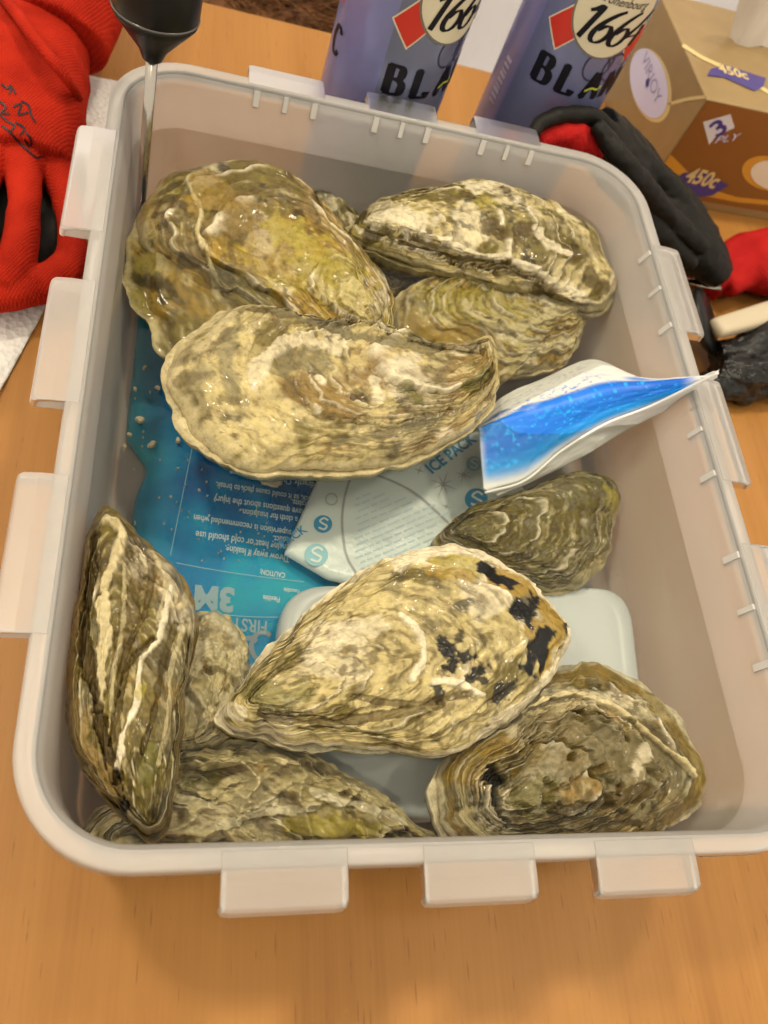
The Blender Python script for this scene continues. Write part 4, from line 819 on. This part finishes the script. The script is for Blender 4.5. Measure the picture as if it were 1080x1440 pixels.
# ================================================================== GLOVES
def fuse(name, parts, mat, root, voxel=.0016, sm=4, bumpy=0., bf=60., seed=1):
    V, F = join(parts); o = mk(name, V, F, mat, root)
    m = o.modifiers.new('r', 'REMESH'); m.mode = 'VOXEL'; m.voxel_size = voxel
    m2 = o.modifiers.new('s', 'SMOOTH'); m2.factor = .5; m2.iterations = sm
    bpy.context.view_layer.update(); dg = bpy.context.evaluated_depsgraph_get(); me = bpy.data.meshes.new_from_object(o.evaluated_get(dg)); o.modifiers.clear()
    if bumpy:
        n = len(me.vertices); co = np.zeros(n * 3); me.vertices.foreach_get('co', co); no = np.zeros(n * 3); me.vertices.foreach_get('normal', no)
        co = co.reshape(-1, 3); no = no.reshape(-1, 3); co += no * (bumpy * 1.6 * fbm(co[:, 0] * bf * .45, co[:, 1] * bf * .45, co[:, 2] * bf * .45, seed + 3, 2))[:, None]; co += no * (bumpy * (1 - 2 * np.abs(fbm(co[:, 0] * bf, co[:, 1] * bf, co[:, 2] * bf, seed, 3))))[:, None]; me.vertices.foreach_set('co', co.ravel()); me.update()
    o.data = me; me.materials.clear(); me.materials.append(mat)
    me.polygons.foreach_set('use_smooth', [True] * len(me.polygons)); return o
def pt(path): return catmull([at(*q) for q in path], 28)
gl = thing('work_glove', tuple(at(40, 250, TAB)), 'red knit work glove with black palm, lying left of the tub', 'glove')
fuse('knit', [tube(pt([(48, 60, .045), (35, 120, .044), (30, 190, .040), (28, 230, .036)]), [.028, .032, .031, .026], 28, flat=.85),
              tube(pt([(62, 190, .040), (84, 250, .036), (98, 310, .032), (100, 362, .030), (70, 396, .030), (20, 410, .030), (-30, 420, .030)]), [.0105, .0085, .0066, .0066, .0085, .0085, .008], 20),
              tube(pt([(30, 190, .042), (34, 260, .042), (32, 320, .040), (22, 372, .037), (-5, 400, .036)]), [.014, .0085, .0072, .0078, .007], 20),
              tube(pt([(0, 180, .042), (-26, 250, .042), (-36, 320, .040), (-40, 390, .036)]), [.014, .009, .0085, .008], 20),
              tube(pt([(76, 140, .040), (84, 180, .038), (70, 225, .036)]), [.012, .012, .009], 20)], MRED, gl, .0014, 4, .0009, 40.)
fuse('coated_palm', [tube(pt([(92, 190, .026), (90, 250, .024), (70, 330, .022), (30, 370, .020), (-40, 370, .020)]), [.009, .012, .012, .012, .012], 20, flat=.7),
                     tube(pt([(20, 200, .026), (10, 300, .024), (10, 370, .022)]), [.02, .02, .014], 20, flat=.6)], MLATEX, gl, .002, 4)
kn = [o for o in gl.children if o.name.startswith('knit')][0]
cu = fuse('cuff', [tube(pt([(70, 52, .050), (88, 5, .056), (108, -60, .064), (125, -130, .072)]), [.031, .0325, .031, .031], 32, flat=.8)], MRED, gl, .0015, 4, .0008, 30.)
V, F = tube(pt([(112, 138, .055), (92, 108, .074), (55, 62, .080), (15, 8, .076), (-20, -30, .06)]), [.0018, .0030, .0032, .0030, .002], 12); mk('cuff_hem', V, F, MRED, gl)
# printed lettering, thrown onto the knit along the line of sight
bpy.context.view_layer.update()
bv_ = BVHTree.FromObject(kn, bpy.context.evaluated_depsgraph_get()); go = Vector(gl.location)
def onto(px, py):
    h = bv_.ray_cast(Vector(CL) - go, Vector(ray(px, py)).normalized()); return None if h[0] is None else np.array(h[0] + go) - ray(px, py) / np.linalg.norm(ray(px, py)) * .0006
for ln in ([(2, 118), (10, 124), (16, 120), (13, 132)], [(18, 124), (22, 132)], [(-4, 140), (8, 150), (2, 158), (14, 160)], [(18, 150), (30, 146), (26, 160), (40, 158)], [(30, 142), (40, 148), (44, 162), (50, 172)], [(-4, 158), (10, 170), (20, 176), (14, 186)], [(22, 172), (34, 180), (28, 190)], [(36, 186), (44, 196), (42, 206), (34, 196)], [(14, 186), (30, 204), (42, 214), (52, 222), (58, 220)], [(2, 176), (12, 184), (24, 198)]):
    P = catmull(np.array(ln, float), 22); V2, F2 = ribbon2(P, 2.6); H3 = [onto(*v) for v in V2]
    if all(h is not None for h in H3): mk('printed_lettering', H3, F2, MINK, gl)

g2 = thing('rubber_glove', tuple(at(900, 300, TAB)), 'black coated glove with red knit lining behind the far right corner', 'glove')
fuse('coated_shell', [tube(pt([(842, 186, .098), (868, 220, .087), (905, 264, .070), (952, 318, .058), (996, 364, .048), (1014, 388, .042)]), [.0175, .0235, .0225, .0255, .0215, .012], 32, flat=.7),
                      tube(pt([(838, 176, .110), (880, 232, .104), (930, 292, .082), (990, 350, .066)]), [.004, .006, .005, .004], 12), tube(pt([(870, 176, .098), (905, 225, .092), (955, 282, .076), (1012, 352, .056)]), [.004, .005, .006, .003], 12), tube(pt([(880, 270, .086), (930, 330, .068), (975, 372, .056)]), [.003, .006, .004], 12),
                      tube(pt([(742, 196, .104), (762, 172, .109), (800, 162, .111), (842, 170, .108), (868, 204, .098)]), [.0025, .0030, .0032, .0040, .007], 16)], MLATEX, g2, .0012, 2, .0014, 60.)
fuse('lining', [tube(pt([(752, 194, .100), (790, 188, .100), (832, 202, .096), (866, 226, .086)]), [.006, .009, .010, .010], 20, flat=.8)], MRED2, g2, .0012, 2, .0016, 80.)
g3 = thing('knit_glove', tuple(at(1050, 380, TAB)), 'crimson knit glove cuff at the right edge of the picture', 'glove')
fuse('knit', [tube(pt([(1012, 400, .026), (1045, 372, .032), (1085, 372, .034), (1150, 380, .034)]), [.012, .022, .026, .026], 28, flat=.7), tube(pt([(950, 372, .020), (975, 384, .022), (1015, 402, .024)]), [.006, .008, .012], 16)], MRED2, g3, .0016, 3, .0014, 55.)
g4 = thing('latex_glove', tuple(at(1050, 510, TAB)), 'shiny wrinkled black latex glove at the right edge below the knife', 'glove')
fuse('fingers', [tube(pt([(1008, 500, .028), (1040, 496, .032), (1080, 478, .034), (1160, 450, .034)]), [.009, .012, .014, .014], 20), tube(pt([(1006, 520, .026), (1045, 528, .028), (1090, 518, .030), (1160, 500, .03)]), [.010, .0125, .013, .013], 20), tube(pt([(985, 540, .022), (1030, 548, .022), (1075, 538, .024), (1150, 530, .024)]), [.008, .010, .011, .011], 20)], MLATEXW, g4, .0014, 2, .0022, 70.)
kn_ = thing('oyster_knife', tuple(at(1000, 450, TAB)), 'oyster knife with cream handle and round black guard on the right', 'knife')
gc = np.array(at(990, 452, .034)); hx_ = np.array(at(1090, 434, .040)) - np.array(at(1008, 462, .036)); hx_ /= np.linalg.norm(hx_)
V, F = lathe([(.002, -.004), (.017, -.0036), (.0215, -.001), (.0220, .001), (.0205, .003), (.012, .0048), (.002, .005)], 40, tuple(gc), (.45, -.1, .55)); mk('guard', V, F, MBLACK, kn_)
A = np.array(at(1006, 462, .042)); B_ = np.array(at(1140, 425, .048)); sd = np.cross(hx_, up); sd /= np.linalg.norm(sd)
V = []
for t, wd, hh in ((0, .0060, .0035), (.05, .0066, .0042), (.5, .0078, .0052), (1, .0085, .0055)):
    p_ = A + (B_ - A) * t
    for k in range(16):
        a = 2 * math.pi * k / 16; sx = math.copysign(abs(math.cos(a)) ** .6, math.cos(a)); sy = math.copysign(abs(math.sin(a)) ** .6, math.sin(a)); V.append(p_ + sd * wd * sx + up * hh * sy)
mk('handle', V, [tuple(f) for f in grid_faces(4, 16, True)] + [tuple(range(16))[::-1], tuple(range(48, 64))], plain('cream_handle', (.50, .43, .31), .45), kn_)
V, F = tube([at(955, 392, .030), at(985, 398, .034), at(1012, 402, .036)], [.002, .004, .005], 12, flat=.35); mk('blade', V, F, MSTEEL, kn_)

# ================================================================== BEHIND THE TABLE
fc = np.array([-.10, .52, -.09]); fr_ = (.16, .075, .085); V = []; nr, nc = 28, 60
for i in range(nr):
    ph = math.pi * i / (nr - 1)
    for j in range(nc):
        a = 2 * math.pi * j / nc; d = np.array([math.sin(ph) * math.cos(a), math.sin(ph) * math.sin(a), math.cos(ph)]); k = 1 + .16 * float(fbm(d[0] * 4, d[1] * 4, d[2] * 4, 3, 3)); V.append(fc + d * fr_ * k)
fur = thing('fur_cushion', (fc[0], fc[1], fc[2] - fr_[2]), 'brown furry cushion just beyond the far edge of the table', 'cushion')
MFUR = plain('brown_fur', (.16, .065, .02), .8, var=.5); mk('core', V, [tuple(f) for f in grid_faces(nr, nc, True)], MFUR, fur)
rg = np.random.RandomState(5); FV = []; FF = []
for i in range(16000):
    d = rg.normal(size=3); d /= np.linalg.norm(d)
    if d[2] < -.3: continue
    k = 1 + .16 * float(0); p_ = fc + d * fr_; t_ = np.cross(d, rg.normal(size=3)); t_ /= np.linalg.norm(t_); L_ = .014 + .012 * rg.rand(); e_ = d + .8 * rg.normal(size=3) * .5 + np.array([.5, -.2, -.3]); e_ /= np.linalg.norm(e_)
    b_ = len(FV); FV += [p_ - t_ * .0009, p_ + t_ * .0009, p_ + e_ * L_]; FF.append((b_, b_ + 1, b_ + 2))
mk('fur', FV, FF, MFUR, fur, kind='stuff')
V, F = box((-.45, .44, -.72), (.06, .60, -.18)); V2_, F2_ = box((.07, .42, -.72), (.40, .60, -.20)); ws = mk('white_light_catcher', V2_, F2_, plain('white_block', (.80, .79, .84), .6), smooth=False, label='white block added to catch lamplight between the two beer cans', cat='light_catcher'); bevel(ws, .01, 3)  # white block added so its lit top brightens the gap between the cans
st_ = mk('bench', V, F, plain('dark_seat', (.05, .035, .025), .7), smooth=False, label='dark bench behind the table carrying the brown fur cushion', cat='bench'); bevel(st_, .01, 3)

# ================================================================== LOOSE BITS IN THE WATER
def chip(px, py, z, w_, h_, seed, rot):
    rg = np.random.RandomState(seed); c = np.array(at(px, py, z)); n = 14; ang = np.linspace(0, 2 * math.pi, n, endpoint=False); rr = .65 + .5 * rg.rand(n)
    o2 = np.c_[np.cos(ang) * rr * w_, np.sin(ang) * rr * h_]; o2 = o2 @ np.array([[math.cos(rot), math.sin(rot)], [-math.sin(rot), math.cos(rot)]])
    V = np.vstack([np.c_[o2, np.full(n, .0)], np.c_[o2 * .8, np.full(n, .0010) + .0005 * rg.rand(n)]]) + c
    return V, [tuple(f) for f in grid_faces(2, n, True)] + [tuple(range(n))[::-1], tuple(range(n, 2 * n))]
MCHIP = plain('shell_chip', (.58, .50, .33), .5, var=.2)
V, F = chip(379, 678, .0395, .0062, .0028, 3, -.1); mk('shell_chip', V, F, MCHIP, smooth=False, label='flat cream shell chip lying on the dark blue gel pack', cat='shell chip')
rg = np.random.RandomState(11); bits = [chip(x, y, .039, s_, s_ * .6, i, i) for i, (x, y, s_) in enumerate(((197, 590, .0022), (203, 518, .0016), (190, 548, .0014), (222, 546, .0016), (214, 625, .0024), (250, 620, .0018), (182, 612, .0014), (198, 592, .002), (176, 630, .0016), (240, 700, .0008), (600, 730, .0010), (360, 720, .0008), (280, 690, .0007), (250, 660, .0007)))]
for i in range(70): bits.append(chip(rg.uniform(185, 420), rg.uniform(530, 800), .0385, .0004, .0003, i, 0))
V, F = join(bits); mk('shell_grit', V, F, MCHIP, smooth=False, kind='stuff')
tag(bpy.data.objects['shell_grit'], 'fine pale shell grit scattered over the dark blue gel pack', 'grit')
